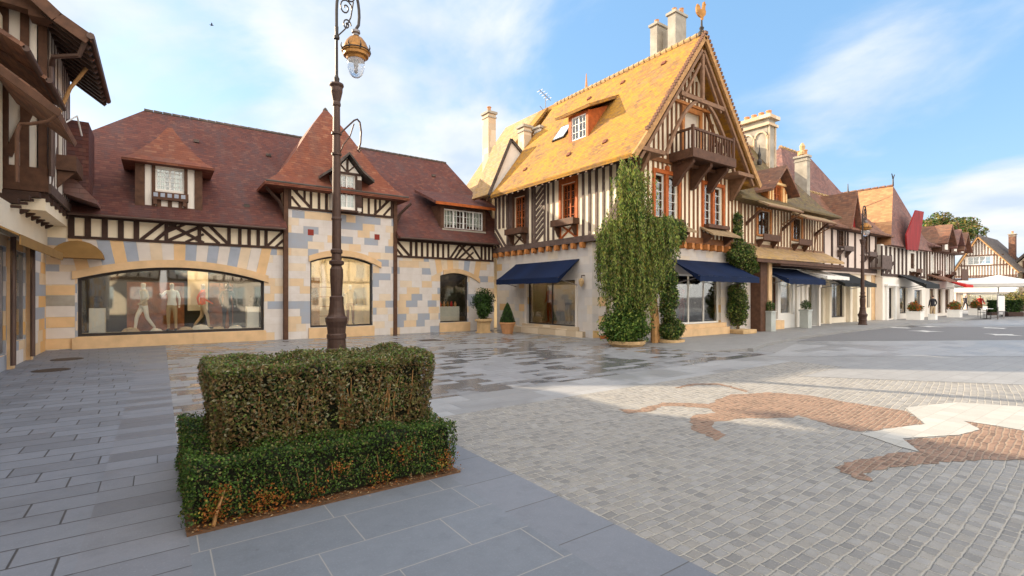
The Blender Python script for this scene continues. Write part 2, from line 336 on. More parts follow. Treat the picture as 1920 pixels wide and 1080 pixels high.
class MB:
    def __init__(s): s.v = []; s.f = []; s.m = []
    def face(s, pts, m=0):
        i = len(s.v); s.v += [tuple(p) for p in pts]; s.f.append(list(range(i, i+len(pts)))); s.m.append(m)
    def solid(s, A, B, m=0):
        """two matching rings A and B -> closed solid"""
        i = len(s.v); n = len(A); s.v += [tuple(p) for p in A]+[tuple(p) for p in B]
        s.f.append(list(range(i, i+n))[::-1]); s.f.append(list(range(i+n, i+2*n))); s.m += [m, m]
        for k in range(n):
            k2 = (k+1) % n; s.f.append([i+k, i+k2, i+n+k2, i+n+k]); s.m.append(m)
    def box(s, x0, x1, y0, y1, z0, z1, m=0):
        s.solid([(x0,y0,z0),(x1,y0,z0),(x1,y1,z0),(x0,y1,z0)], [(x0,y0,z1),(x1,y0,z1),(x1,y1,z1),(x0,y1,z1)], m)
    def fpoly(s, f, pts, n0, n1, m=0):
        s.solid([f(a, n0, b) for a, b in pts], [f(a, n1, b) for a, b in pts], m)
    def fbox(s, f, s0, s1, n0, n1, z0, z1, m=0):
        s.fpoly(f, [(s0,z0),(s1,z0),(s1,z1),(s0,z1)], n0, n1, m)
    def fbar(s, f, a, b, w, n0, n1, m=0):
        dx, dz = b[0]-a[0], b[1]-a[1]; L = math.hypot(dx, dz) or 1; px, pz = -dz/L*w/2, dx/L*w/2
        s.fpoly(f, [(a[0]+px,a[1]+pz),(a[0]-px,a[1]-pz),(b[0]-px,b[1]-pz),(b[0]+px,b[1]+pz)], n0, n1, m)
    def wall(s, f, s0, s1, zb, zt, holes=(), n0=-.25, n1=0, brk=(), m=0):
        zb, zt = fn(zb), fn(zt); cuts = {s0, s1, *[b for b in brk if s0 < b < s1]}
        for h in holes:
            cuts |= {max(s0, h[0]), min(s1, h[1])}
            if callable(h[3]): cuts |= {h[0]+(h[1]-h[0])*k/16 for k in range(17)}
        cuts = sorted(c for c in cuts if s0-1e-6 <= c <= s1+1e-6)
        for a, b in zip(cuts, cuts[1:]):
            if b-a < 1e-5: continue
            mid = (a+b)/2; cur = zb
            for h in sorted([h for h in holes if h[0] < mid < h[1]], key=lambda h: fn(h[2])(mid)):
                lo, hi = fn(h[2]), fn(h[3])
                if lo(mid)-cur(mid) > .004: s.fpoly(f, [(a,cur(a)),(b,cur(b)),(b,lo(b)),(a,lo(a))], n0, n1, m)
                cur = hi
            if zt(mid)-cur(mid) > .004:
                s.fpoly(f, [(a,cur(a)),(b,cur(b)),(b,zt(b)),(a,zt(a))], n0, n1, m)
    def posts(s, f, s0, s1, z0, zt, sp, w, holes=(), n0=0, n1=.035, m=0, end=True):
        k = max(1, round((s1-s0)/sp)); z0, zt = fn(z0), fn(zt)
        for i in range(k+1):
            if not end and i in (0, k): continue
            c = s0+w/2+(s1-s0-w)*i/k + random.uniform(-.012, .012); ww = w*random.uniform(.85, 1.12)
            seg = [(z0(c), zt(c))]
            for h in holes:
                if h[0]-ww/2 < c < h[1]+ww/2:
                    ns = []
                    for a, b in seg:
                        if h[2] >= b or h[3] <= a: ns.append((a, b)); continue
                        if h[2]-a > .05: ns.append((a, h[2]))
                        if b-h[3] > .05: ns.append((h[3], b))
                    seg = ns
            for a, b in seg:
                if b-a > .03: s.fbox(f, c-ww/2, c+ww/2, n0, n1, a, b, m)
    def tube(s, pts, r, n=8, m=0, cap=True):
        pts = [Vector(p) for p in pts]; R = r if isinstance(r, (list, tuple)) else [r]*len(pts); i0 = len(s.v)
        up = None
        for k, p in enumerate(pts):
            d = (pts[min(k+1, len(pts)-1)]-pts[max(k-1, 0)]).normalized()
            if up is None:
                up = Vector((0,0,1)) if abs(d.z) < .9 else Vector((1,0,0))
            a = d.cross(up).normalized(); b = a.cross(d).normalized(); up = b
            for j in range(n):
                t = 2*PI*j/n; s.v.append(tuple(p+(a*math.cos(t)+b*math.sin(t))*R[k]))
        for k in range(len(pts)-1):
            for j in range(n):
                j2 = (j+1) % n; s.f.append([i0+k*n+j, i0+k*n+j2, i0+(k+1)*n+j2, i0+(k+1)*n+j]); s.m.append(m)
        if cap:
            s.f.append([i0+j for j in range(n)][::-1]); s.f.append([i0+(len(pts)-1)*n+j for j in range(n)]); s.m += [m, m]
    def lathe(s, c, prof, n=20, m=0, sq=False):
        i0 = len(s.v)
        for r, z in prof:
            for j in range(n):
                t = 2*PI*(j+.5)/n; s.v.append((c[0]+r*math.cos(t), c[1]+r*math.sin(t), c[2]+z))
        for k in range(len(prof)-1):
            for j in range(n):
                j2 = (j+1) % n; s.f.append([i0+k*n+j, i0+k*n+j2, i0+(k+1)*n+j2, i0+(k+1)*n+j]); s.m.append(m)
        s.f.append([i0+j for j in range(n)][::-1]); s.f.append([i0+(len(prof)-1)*n+j for j in range(n)]); s.m += [m, m]
    def loft(s, rects, m=0):
        """rects: (x0,x1,y0,y1,z) from bottom to top; closed"""
        i0 = len(s.v)
        for x0, x1, y0, y1, z in rects: s.v += [(x0,y0,z),(x1,y0,z),(x1,y1,z),(x0,y1,z)]
        for k in range(len(rects)-1):
            for j in range(4):
                j2 = (j+1) % 4; a = i0+k*4; s.f.append([a+j, a+j2, a+4+j2, a+4+j]); s.m.append(m)
        s.f.append([i0+3, i0+2, i0+1, i0]); k = i0+(len(rects)-1)*4; s.f.append([k, k+1, k+2, k+3]); s.m += [m, m]
    def build(s, name, mats, parent=None, smooth=False, bevel=0, label=None, recalc=True):
        if not s.v: return None
        if isinstance(mats, str): mats = [mats]
        V = np.array(s.v, dtype=float); c = V.mean(0)
        if parent is None and False: pass
        me = bpy.data.meshes.new(name)
        me.from_pydata((V-c).tolist(), [], s.f)
        for mt in mats: me.materials.append(MAT[mt])
        me.polygons.foreach_set('material_index', s.m)
        bm = bmesh.new(); bm.from_mesh(me)
        bmesh.ops.remove_doubles(bm, verts=bm.verts, dist=1e-5) if smooth else None
        if recalc: bmesh.ops.recalc_face_normals(bm, faces=bm.faces)
        uvl = bm.loops.layers.uv.new('UVMap'); Z = Vector((0, 0, 1)); cc = Vector(c)
        for f in bm.faces:
            n = f.normal
            if abs(n.z) > .97 or n.length < .5:
                for l in f.loops: p = l.vert.co+cc; l[uvl].uv = (p.x, p.y)
            else:
                u = Z.cross(n).normalized(); v = n.cross(u)
                for l in f.loops: p = l.vert.co+cc; l[uvl].uv = (p.dot(u), p.dot(v))
            f.smooth = smooth
        bm.to_mesh(me); bm.free()
        o = bpy.data.objects.new(name, me); COL.objects.link(o)
        WL[o] = Vector(c)
        if parent is not None: o.parent = parent; o.location = Vector(c)-WL[parent]
        else: o.location = c
        if label: o['label'] = label
        if bevel:
            b = o.modifiers.new('bevel', 'BEVEL'); b.width = bevel; b.segments = 2; b.limit_method = 'ANGLE'
        return o

def window(par, f, s0, s1, z0, z1, cols=2, rows=3, fm='white_paint', rec=.07, fw=.055, cas=2, bar=.018, curtain='cloth_white', name='window', lab=None):
    mb = MB(); a, b = -rec-.05, -rec
    mb.fbox(f, s0, s0+fw, a, b, z0, z1); mb.fbox(f, s1-fw, s1, a, b, z0, z1)
    mb.fbox(f, s0+fw, s1-fw, a, b, z0, z0+fw); mb.fbox(f, s0+fw, s1-fw, a, b, z1-fw, z1)
    w = (s1-s0)/cas
    for i in range(1, cas): mb.fbox(f, s0+w*i-fw*.6, s0+w*i+fw*.6, a, b+.01, z0+fw, z1-fw)
    if bar:
        for i in range(cas):
            for k in range(1, cols):
                c = s0+w*i+w*k/cols; mb.fbox(f, c-bar/2, c+bar/2, a+.01, b-.005, z0+fw, z1-fw)
        for k in range(1, rows):
            c = z0+(z1-z0)*k/rows; mb.fbox(f, s0+fw, s1-fw, a+.012, b-.007, c-bar/2, c+bar/2)
    o = mb.build(name, fm, par, label=lab)
    p = MB(); p.fbox(f, s0+.01, s1-.01, -rec-.035, -rec-.028, z0+.01, z1-.01); p.build('pane', 'glass', o)
    if curtain:
        c = MB(); q = 10
        for sa, sb in ((s0+.02, s0+(s1-s0)*.36), (s1-(s1-s0)*.36, s1-.02)):
            for k in range(q):
                x0 = sa+(sb-sa)*k/q; x1 = sa+(sb-sa)*(k+1)/q; n0 = -rec-.16-(.03 if k % 2 else 0); n1 = -rec-.16-(0 if k % 2 else .03)
                c.face([f(x0,n0,z0), f(x1,n1,z0), f(x1,n1,z1), f(x0,n0,z1)])
        c.build('curtain', curtain, o)
    return o
def room(par, f, s0, s1, z0, z1, depth, wallm='display_cream', back='display_cream', light='shop_light', fl='display_cream', n0=-.26):
    """the shallow room behind a shop window, with its lit ceiling track"""
    mb = MB(); t = .03
    mb.fbox(f, s0-.3, s0-.3+t, -depth, n0, z0-.05, z1+.15, 0); mb.fbox(f, s1+.3-t, s1+.3, -depth, n0, z0-.05, z1+.15, 0)
    mb.fbox(f, s0-.3+t, s1+.3-t, -depth-t, -depth, z0-.05, z1+.15, 1)
    mb.fbox(f, s0-.3+t, s1+.3-t, -depth, n0, z0-.05, z0-.01, 2); mb.fbox(f, s0-.3+t, s1+.3-t, -depth, n0, z1+.10, z1+.15, 0)
    r = mb.build('display_room', [wallm, back, fl], par)
    lm = MB(); k = max(2, int((s1-s0)/.8))
    for i in range(k):
        c = s0+(s1-s0)*(i+.5)/k; lm.fbox(f, c-.15, c+.15, -depth*.55-.05, -depth*.55+.05, z1+.07, z1+.095)
    lm.build('ceiling_light', light, r)
    return r
def shop_window(par, f, s0, s1, z0, z1, n=1, fm='iron_dark', fw=.07, rec=.12, top=None, name='shop_window'):
    mb = MB(); a, b = -rec-.07, -rec; tp = fn(z1)
    mb.fbox(f, s0, s0+fw, a, b, z0, tp(s0)); mb.fbox(f, s1-fw, s1, a, b, z0, tp(s1)); mb.fbox(f, s0+fw, s1-fw, a, b, z0, z0+fw)
    K = 16 if callable(z1) else 1
    for k in range(K):
        x0 = s0+(s1-s0)*k/K; x1 = s0+(s1-s0)*(k+1)/K
        mb.fpoly(f, [(x0,tp(x0)-fw),(x1,tp(x1)-fw),(x1,tp(x1)+.02),(x0,tp(x0)+.02)], a-.003, b+.003)
    for i in range(1, n):
        c = s0+(s1-s0)*i/n; mb.fbox(f, c-.02, c+.02, a+.01, b-.01, z0+fw, tp(c)-fw)
    o = mb.build(name, fm, par)
    p = MB()
    for k in range(K):
        x0 = s0+(s1-s0)*k/K; x1 = s0+(s1-s0)*(k+1)/K
        p.fpoly(f, [(x0,z0+.02),(x1,z0+.02),(x1,tp(x1)-.01),(x0,tp(x0)-.01)], a+.03, a+.038)
    p.build('pane', 'glass_shop', o); return o
def awning(par, f, s0, s1, zt, zb, proj, m, val=.22, skew=0, name='awning'):
    mb = MB(); t = .02; K = 10
    for k in range(K):     # gently sagging cloth
        a, b = k/K, (k+1)/K; sg = lambda q: -.05*math.sin(PI*q)
        A = [f(s0, a*proj, zt+(zb-zt)*a+sg(a)), f(s1, a*proj, zt+(zb-zt)*a+sg(a)), f(s1, b*proj, zt+(zb-zt)*b+sg(b)), f(s0, b*proj, zt+(zb-zt)*b+sg(b))]
        mb.solid(A, [(x, y, z-t) for x, y, z in A])
    n = max(4, int((s1-s0)/.25))
    for k in range(n):
        x0 = s0+(s1-s0)*k/n; x1 = s0+(s1-s0)*(k+1)/n
        mb.fpoly(f, [(x0,zb-val),(x1,zb-val-.01*(k % 2)),(x1,zb-.021),(x0,zb-.021)], proj-.012, proj+.004)
    for sx in (s0, s1-.012):
        A = [f(sx,.02,zt-.03), f(sx,proj-.013,zb-.03), f(sx,proj-.013,zb-val)]
        B = [f(sx+.012,.02,zt-.03), f(sx+.012,proj-.013,zb-.03), f(sx+.012,proj-.013,zb-val)]
        mb.solid(A, B)
    o = mb.build(name, m, par)
    r = MB(); r.tube([f(s0+.03,proj-.03,zb-.05), f(s1-.03,proj-.03,zb-.05)], .022)
    for sx in (s0+.08, s1-.08): r.tube([f(sx,.03,zb-.3), f(sx,proj-.04,zb-.06)], .018)
    r.build('awning_arm', 'zinc', o); return o
def leaves(name, P, Nn, size, mats, wts, parent=None, asp=.55, label=None, spread=.8, droop=0.):
    n = len(P); P = np.asarray(P, float); Nn = np.asarray(Nn, float)
    d = Nn+rng.normal(0, spread, (n, 3)); d[:, 2] -= droop; d /= np.linalg.norm(d, axis=1)[:, None]+1e-9
    r = rng.normal(size=(n, 3)); t = np.cross(d, r); t /= np.linalg.norm(t, axis=1)[:, None]+1e-9
    if droop:
        t[:, 2] = -np.abs(t[:, 2])-droop; t /= np.linalg.norm(t, axis=1)[:, None]
    b = np.cross(d, t); b /= np.linalg.norm(b, axis=1)[:, None]+1e-9
    s = np.asarray(size)*rng.uniform(.65, 1.35, n); s = s[:, None]
    V = np.empty((n, 4, 3)); V[:, 0] = P-t*s*.5; V[:, 1] = P+b*s*asp*.5+d*s*.08; V[:, 2] = P+t*s*.5; V[:, 3] = P-b*s*asp*.5+d*s*.08
    V = V.reshape(-1, 3); c = V.mean(0); V = V-c
    me = bpy.data.meshes.new(name); me.vertices.add(n*4); me.vertices.foreach_set('co', V.ravel())
    me.loops.add(n*4); me.loops.foreach_set('vertex_index', np.arange(n*4, dtype=np.int32))
    me.polygons.add(n); me.polygons.foreach_set('loop_start', np.arange(0, n*4, 4, dtype=np.int32)); me.polygons.foreach_set('loop_total', np.full(n, 4, dtype=np.int32))
    for m in mats: me.materials.append(MAT[m])
    me.polygons.foreach_set('material_index', rng.choice(len(mats), n, p=np.array(wts)/sum(wts)).astype(np.int32))
    me.uv_layers.new(name='UVMap'); me.update(calc_edges=True); me.validate()
    o = bpy.data.objects.new(name, me); COL.objects.link(o); WL[o] = Vector(c)
    if parent is not None: o.parent = parent; o.location = Vector(c)-WL[parent]
    else: o.location = c
    return o
def box_points(n, x0, x1, y0, y1, z0, z1, jit=.03, top=True):
    A = [(y1-y0)*(z1-z0)]*2+[(x1-x0)*(z1-z0)]*2+[(x1-x0)*(y1-y0) if top else 0]
    A = np.array(A); k = rng.choice(5, n, p=A/A.sum()); u = rng.random((n, 3)); P = np.empty((n, 3)); Nn = np.zeros((n, 3))
    P[:, 0] = x0+(x1-x0)*u[:, 0]; P[:, 1] = y0+(y1-y0)*u[:, 1]; P[:, 2] = z0+(z1-z0)*u[:, 2]
    for i, (ax, v, s) in enumerate(((0,x0,-1),(0,x1,1),(1,y0,-1),(1,y1,1),(2,z1,1))):
        q = k == i; P[q, ax] = v; Nn[q, ax] = s
    # uneven clipped surface: low-frequency waves in and out
    wv = .020*(np.sin(P[:, 0]*7+P[:, 2]*5)+np.sin(P[:, 1]*9+P[:, 0]*4+1)+np.sin(P[:, 2]*11+P[:, 0]*13))
    P += Nn*(wv-.01)[:, None]; P += Nn*(-np.abs(rng.normal(0, jit, n)))[:, None]; P += rng.normal(0, .006, (n, 3))
    return P, Nn
def blob_points(n, c, r, inner=.55):
    d = rng.normal(size=(n, 3)); d /= np.linalg.norm(d, axis=1)[:, None]
    k = inner+(1-inner)*rng.random(n)**.6
    return np.array(c)+d*np.array(r)*k[:, None], d
# ================================================================== GROUND
def sheet(name, m, pts, z=0., th=.0, px=False, kind='structure', label=None):
    mb = MB()
    if px: pts = [gz(*p) for p in pts]
    mb.face([(x, y, z) for x, y in pts])
    o = mb.build(name, m, recalc=False)
    if o.data.polygons[0].normal.z < 0: o.data.flip_normals()
    return tag(o, label, None, None, kind)
sheet('ground', 'asphalt', [(-400,-400),(600,-400),(600,600),(-400,600)], -.03)
def rect(x0, x1, y0, y1): return [(x0,y0),(x1,y0),(x1,y1),(x0,y1)]
sheet('pavement', 'paver_left', rect(-3.2,-.42,-8,20.6), 0)
sheet('pavement', 'paver_strip', rect(-.42,.16,-8,20.6), 0)
sheet('pavement', 'slab_large', rect(.16,2.15,-8,6.05), 0)
sheet('pavement', 'slab_band', rect(2.15,2.68,-8,6.05), 0)
sheet('pavement', 'slab_light', rect(.16,13.0,6.05,7.15), 0)
sheet('pavement', 'paver_wet', rect(.16,14.6,7.15,20.6), 0)
sheet('plaza', 'cobble', rect(2.68,13.0,-10,6.05), 0)
sheet('plaza', 'road_slab', rect(13.0,60,-40,7.15), 0)
sheet('plaza', 'road_slab', rect(14.6,60,7.15,8.9), 0)
# bands crossing the street
sheet('road', 'asphalt', [gz(*p) for p in [(1490,640),(1640,613),(2400,613),(2400,634)]], .004)
sheet('path', 'slab_light', [gz(*p) for p in [(1440,668),(1500,641),(2300,636),(2300,668)]], .004)
sheet('path', 'road_slab', [gz(*p) for p in [(1500,706),(1600,684),(2300,690),(2300,745),(1920,722)]], .004)
sheet('path', 'slab_light', [gz(*p) for p in [(1600,611),(1640,602),(2300,598),(2300,611)]], .008)
mb = MB()
for k in range(7):      # pale pattern laid in the carriageway
    a = 2*PI*k/7; c = gz(1835, 620); cx, cy = c[0]+3.0*math.cos(a), c[1]+3.0*math.sin(a); w = .7
    mb.face([(cx+w*math.cos(a+PI/2+q)*(1 if j % 2 else .5), cy+w*math.sin(a+PI/2+q)*(1 if j % 2 else .5), .0125) for j, q in enumerate([0, .9, 1.6, 2.4, PI, 4.1, 4.7, 5.5])])
tag(mb.build('road_marking', 'road_line_white', recalc=False), kind='structure')
# raised pavement along the shops, with its kerb
mb = MB(); K = [(14.3,7.75),(16.2,8.35),(19.8,8.95),(26,9.35),(34,9.5),(46,9.6),(70,9.8)]
for a, b in zip(K, K[1:]):
    mb.solid([(a[0],a[1]+.16,-.02),(b[0],b[1]+.16,-.02),(b[0],16,-.02),(a[0],16,-.02)], [(a[0],a[1]+.16,.09),(b[0],b[1]+.16,.09),(b[0],16,.09),(a[0],16,.09)])
mb.solid([(13.0,8.6,-.02),(14.3,7.91,-.02),(14.3,16,-.02),(13.0,16,-.02)],[(13.0,8.6,.006),(14.3,7.91,.09),(14.3,16,.09),(13.0,16,.006)])
tag(mb.build('pavement', 'road_slab'), kind='structure')
mb = MB()
for a, b in zip(K, K[1:]):
    mb.solid([(a[0],a[1],-.02),(b[0],b[1],-.02),(b[0],b[1]+.157,-.02),(a[0],a[1]+.157,-.02)], [(a[0],a[1],.098),(b[0],b[1],.098),(b[0],b[1]+.157,.098),(a[0],a[1]+.157,.098)])
tag(mb.build('kerb', 'kerb_stone'), kind='structure')
# horses and riders laid out in coloured setts
def mosaic(pts, m, z, name='paving_mosaic', label=None, cat=None):
    mb = MB(); P = [gz(*p) for p in pts]
    # break long sides so the setts make a slightly ragged outline
    Q = []
    for i, a in enumerate(P):
        b = P[(i+1) % len(P)]; L = math.hypot(b[0]-a[0], b[1]-a[1]); n = max(1, int(L/.07))
        for k in range(n):
            t = k/n; j = .028 if m != 'road_white' else .004
            Q.append((a[0]+(b[0]-a[0])*t+random.uniform(-j, j), a[1]+(b[1]-a[1])*t+random.uniform(-j, j)))
    mb.face([(x, y, z) for x, y in Q])
    o = mb.build(name, m, recalc=False)
    if o.data.polygons[0].normal.z < 0: o.data.flip_normals()
    o.data.update(); return tag(o, label, cat)
mosaic([(1158,767),(1195,768),(1243,755),(1280,755),(1331,758),(1345,749),(1373,740),(1442,736),(1507,740),(1590,754),(1664,765),(1699,771),(1734,795),(1683,802),(1613,810),(1572,802),(1498,779),(1479,784),(1405,784),(1340,791),(1336,800),(1359,816),(1345,828),(1326,818),(1299,805),(1294,784),(1301,777),(1345,775),(1331,766),(1280,762),(1243,762),(1220,771),(1175,775)],
       'cobble_brown', .002, 'horse_mosaic', 'brown galloping horse laid in setts, farther from the viewer, its thin tail in the sunlight', 'mosaic')
mosaic([(1266,726),(1303,719),(1350,719),(1405,733),(1398,735),(1350,722),(1303,722),(1266,729)], 'cobble_brown', .002, 'paving_mosaic', 'thin brown curve of setts in the sunlit paving above the galloping horse', 'mosaic')
mosaic([(1560,876),(1613,862),(1683,848),(1729,848),(1697,825),(1799,817),(1840,805),(1808,791),(1868,800),(1920,809),(2060,830),(2200,850),(2100,872),(1920,862),(1836,863),(1766,867),(1660,879),(1623,888),(1637,902),(1613,902),(1581,886)],
       'cobble_brown', .004, 'horse_mosaic', 'brown horse laid in setts nearest the viewer, running off the right edge of the picture', 'mosaic')
mosaic([(1697,765),(1729,761),(1794,755),(1920,763),(2060,775),(2150,800),(2060,822),(1920,808),(1868,799),(1808,790),(1838,806),(1799,816),(1692,823),(1725,848),(1688,839),(1637,821),(1613,814),(1683,802),(1735,796)],
       'road_white', .006, 'paving_mosaic', 'smooth white stone shape between the two brown horse mosaics', 'mosaic')
for i, (a, b, c, d) in enumerate([((70,693),(112,690),(122,696),(80,699)), ((100,672),(145,670),(150,675),(108,678))]):
    P = [gz(*p) for p in (a, b, c, d)]; cx = sum(p[0] for p in P)/4; cy = sum(p[1] for p in P)/4
    mb = MB(); mb.lathe((cx, cy, -.01), [(.33, 0), (.33, .016), (.29, .018), (.285, .014), (.02, .016)], 24)
    tag(mb.build('manhole_cover', 'manhole'), ['round dark manhole cover nearer the viewer by the left shop wall', 'round dark manhole cover farther back, close to the big arched window'][i], 'manhole cover', 'manhole covers by the left shop')
mb = MB(); c = gz(805, 638); mb.box(c[0]-.35, c[0]+.35, c[1]-.3, c[1]+.3, -.01, .008); tag(mb.build('drain_cover', 'manhole'), 'rectangular drain cover in the wet paving in front of the tower bay', 'drain cover')

# ================================================================== LONG PATCHWORK-STONE SHOP
Y1 = 20.3; F1 = FA(Y1)
S = thing('stone_shop_building', 'long shop with patchwork stone walls, maroon tiled roof and a pointed tower bay', 'building', (5.3, Y1, 0))
arch = lambda s: 2.2+.42*(1-((s-.54)/2.62)**2)
arch2 = lambda s: 3.0+.26*(1-((s-6.0)/1.25)**2)
arch3 = lambda s: 2.50+.22*(1-((s-11.2)/.95)**2)
TW = .12                                    # tower bay stands this far forward
FT = FA(Y1-TW)
mb = MB(); mb.wall(F1, -3.2, 3.95, 0, 3.43, [(-2.08, 3.16, .38, arch)]); mb.build('stone_wall', 'stone_patchwork', S); mb = MB(); mb.wall(F1, 8.15, 13.4, 0, 3.33, [(10.44, 11.93, .43, arch3)])
mb.build('stone_wall', 'stone_patchwork', S)
mb = MB(); mb.wall(FT, 3.95, 8.15, 0, 4.97, [(4.76, 7.25, .42, arch2)], n0=-.35); mb.build('tower_wall', 'stone_patchwork', S)
# upper plaster bands
mb = MB(); mb.fbox(F1, -3.2, 3.95, -.25, 0, 3.432, 4.3); mb.build('plaster_band', 'plaster_warm', S); mb = MB(); mb.fbox(F1, 8.15, 13.4, -.25, 0, 3.332, 4.3); mb.build('plaster_band', 'plaster_warm', S)
mb = MB(); mb.fbox(FT, 3.95, 8.15, -.35, 0, 4.972, 5.9); mb.build('tower_plaster', 'plaster_warm', S)
mb = MB()
for (a, b, z0, z1) in ((-2.3, 3.86, 3.43, 4.2),):
    mb.fbox(F1, a, b, 0, .05, z0, z0+.085); mb.fbox(F1, a, b, 0, .05, z1-.12, z1)
def xpat(mb, f, a, b, z0, z1, w=.085):      # saltire panel
    c = (a+b)/2; mb.fbar(f, (a, z0), (b, z1), w, .002, .04); mb.fbar(f, (a, z1), (b, z0), w, .002, .043)
    mb.fbar(f, (a, (z0+z1)/2), (c, z1), w*.8, .002, .037); mb.fbar(f, (c, z0), (b, (z0+z1)/2), w*.8, .002, .038)
z0, z1 = 3.5, 4.12
for c in (-2.22, -1.83, -1.42, -1.02, -.62): mb.fbox(F1, c-.075, c+.075, 0, .045, z0, z1)
for a, b in (((-.5, z0), (.1, z1)), ((-.12, z0), (.45, z1))): mb.fbar(F1, a, b, .1, 0, .04)
xpat(mb, F1, .2, 1.25, z0, z1, .1)
for a, b in (((1.05, z1), (1.72, z0)), ((1.42, z1), (2.0, z0))): mb.fbar(F1, a, b, .1, 0, .039)
for c in (1.12, .18, 2.02, 2.36, 2.66, 2.96, 3.22): mb.fbox(F1, c-.055, c+.055, 0, .045, z0, z1)
mb.fbar(F1, (3.25, z0), (3.82, z1), .09, 0, .04); mb.fbar(F1, (3.55, z0), (3.84, z0+.3), .08, 0, .04)
mb.build('timber_band', 'timber_dark', S); mb = MB()
mb.fbox(F1, 8.25, 13.35, 0, .05, 3.33, 3.415); mb.fbox(F1, 8.25, 13.35, 0, .05, 4.03, 4.15); z0, z1 = 3.4, 4.08
mb.fbar(F1, (8.3, z1), (8.95, z0), .1, 0, .04); mb.fbar(F1, (8.3, z1-.35), (8.6, z0), .08, 0, .04)
mb.posts(F1, 8.95, 10.9, z0, z1, .30, .10, n1=.045)
for a, b in (((10.95, z0), (11.45, z1)), ((11.2, z0), (11.7, z1))): mb.fbar(F1, a, b, .09, 0, .04)
xpat(mb, F1, 11.4, 12.2, z0, z1, .09)
mb.fbar(F1, (12.1, z1), (12.6, z0), .09, 0, .04); mb.posts(F1, 12.6, 13.35, z0, z1, .27, .10, n1=.045)
mb.build('timber_band', 'timber_dark', S)
mb = MB(); z0, z1 = 5.06, 5.80
mb.fbox(FT, 3.97, 8.13, 0, .05, 4.965, 5.06); mb.fbox(FT, 3.97, 8.13, 0, .05, 5.78, 5.88)
H = [(5.70, 6.42, 5.0, 6.5)]
mb.posts(FT, 4.75, 7.4, z0, z1, .285, .095, H, n1=.04)
for sx, sg in ((3.97, 1), (8.13, -1)):
    mb.fbox(FT, min(sx, sx+.1*sg), max(sx, sx+.1*sg), 0, .046, z0, z1)
    mb.fbar(FT, (sx+.1*sg, z1), (sx+.82*sg, z0), .095, 0, .038); mb.fbar(FT, (sx+.1*sg, z0+.38), (sx+.42*sg, z0), .08, 0, .037)
    mb.fbox(FT, sx+.30*sg-.04, sx+.30*sg+.04, 0, .034, z0+.5, z1); mb.fbox(FT, sx+.58*sg-.04, sx+.58*sg+.04, 0, .034, z0+.28, z1)
mb.build('tower_timber', 'timber_dark', S)
# voussoirs fanning from the arches up to the timber band
def voussoirs(f, s0, s1, n, ctr, k, af, top, n1=.006, seed=1):
    mb = MB(); r = random.Random(seed); last = -1; mats = ['stone_blue', 'stone_peach', 'stone_palest', 'stone_cream']
    for i in range(n):
        a = s0+(s1-s0)*i/n; b = s0+(s1-s0)*(i+1)/n; q = r.choice([0, 1, 1, 2, 2, 3]) 
        while q == last: q = r.choice([0, 1, 1, 2, 2, 3])
        last = q; ta = ctr+(a-ctr)*k; tb = ctr+(b-ctr)*k
        mb.fpoly(f, [(a+.004, af(a)), (b-.004, af(b)), (tb-.004, top), (ta+.004, top)], -.02, n1+.001*(i % 2), q)
    return mb.build('voussoirs', mats, S)
voussoirs(F1, -2.1, 3.2, 17, .54, 1.08, lambda s: arch(s)+.22, 3.425)
voussoirs(F1, 10.0, 12.5, 9, 11.2, 1.12, lambda s: arch3(s)+.16, 3.325, seed=5)
# bigger warm quoins on the end pier
mb = MB()
for i, (m_, h) in enumerate([(1, .33), (2, .33), (1, .33), (2, .33), (0, .33), (1, .3), (2, .40)]):
    z = .02+sum([.33]*i) if i < 6 else 2.0
    mb.fbox(F1, -2.85, -2.14, 0, .012, z+.004, z+h-.004, m_)
mb.build('quoins', ['stone_grey', 'stone_peach', 'stone_palest'], S)
# stone lintels and sills
def lintel(f, af, s0, s1, h, n1, name='stone_lintel', e=.16):
    mb = MB(); K = 20
    for k in range(K):
        a = s0+(s1-s0)*k/K; b = s0+(s1-s0)*(k+1)/K
        mb.fpoly(f, [(a,af(a)),(b,af(b)),(b,af(b)+h),(a,af(a)+h)], -.2, n1)
    mb.build(name, 'stone_trim', S)
lintel(F1, arch, -2.2, 3.3, .25, .075); lintel(FT, arch2, 4.7, 7.6, .23, .075); lintel(F1, arch3, 10.6, 12.55, .20, .07)
mb = MB(); mb.fbox(F1, -2.2, .95, -.2, .09, 0, .345); mb.fbox(F1, .956, 3.22, -.2, .09, 0, .345); mb.fbox(F1, -2.12, 3.2, -.2, .06, .346, .38)
mb.build('stone_sill', 'stone_trim', S)
mb = MB(); mb.fbox(FT, 4.7, 7.3, -.2, .07, 0, .41); mb.build('stone_sill', 'stone_trim', S)
mb = MB(); mb.fbox(F1, 10.4, 12.0, -.2, .07, 0, .42); mb.build('stone_sill', 'stone_trim', S)
for x in (4.78, 7.43): mb = MB(); mb.fbox(FT, x-.11, x+.11, 0, .006, 4.01, 4.24); mb.build('red_stone', 'stone_red', S)
shop_window(S, F1, -2.08, 3.16, .38, arch, 1, fw=.09); shop_window(S, FT, 4.76, 7.25, .42, arch2, 1, fw=.07); shop_window(S, F1, 10.44, 11.93, .43, arch3, 1, fw=.06)
room(S, F1, -2.08, 3.16, .38, 2.7, 2.2, 'display_cream', 'display_dark', fl='display_cream')
room(S, FT, 4.76, 7.25, .42, 3.3, 2.0, 'display_cream', 'display_cream', n0=-.36); room(S, F1, 10.44, 11.93, .43, 2.75, 1.2, 'display_dark', 'display_dark')
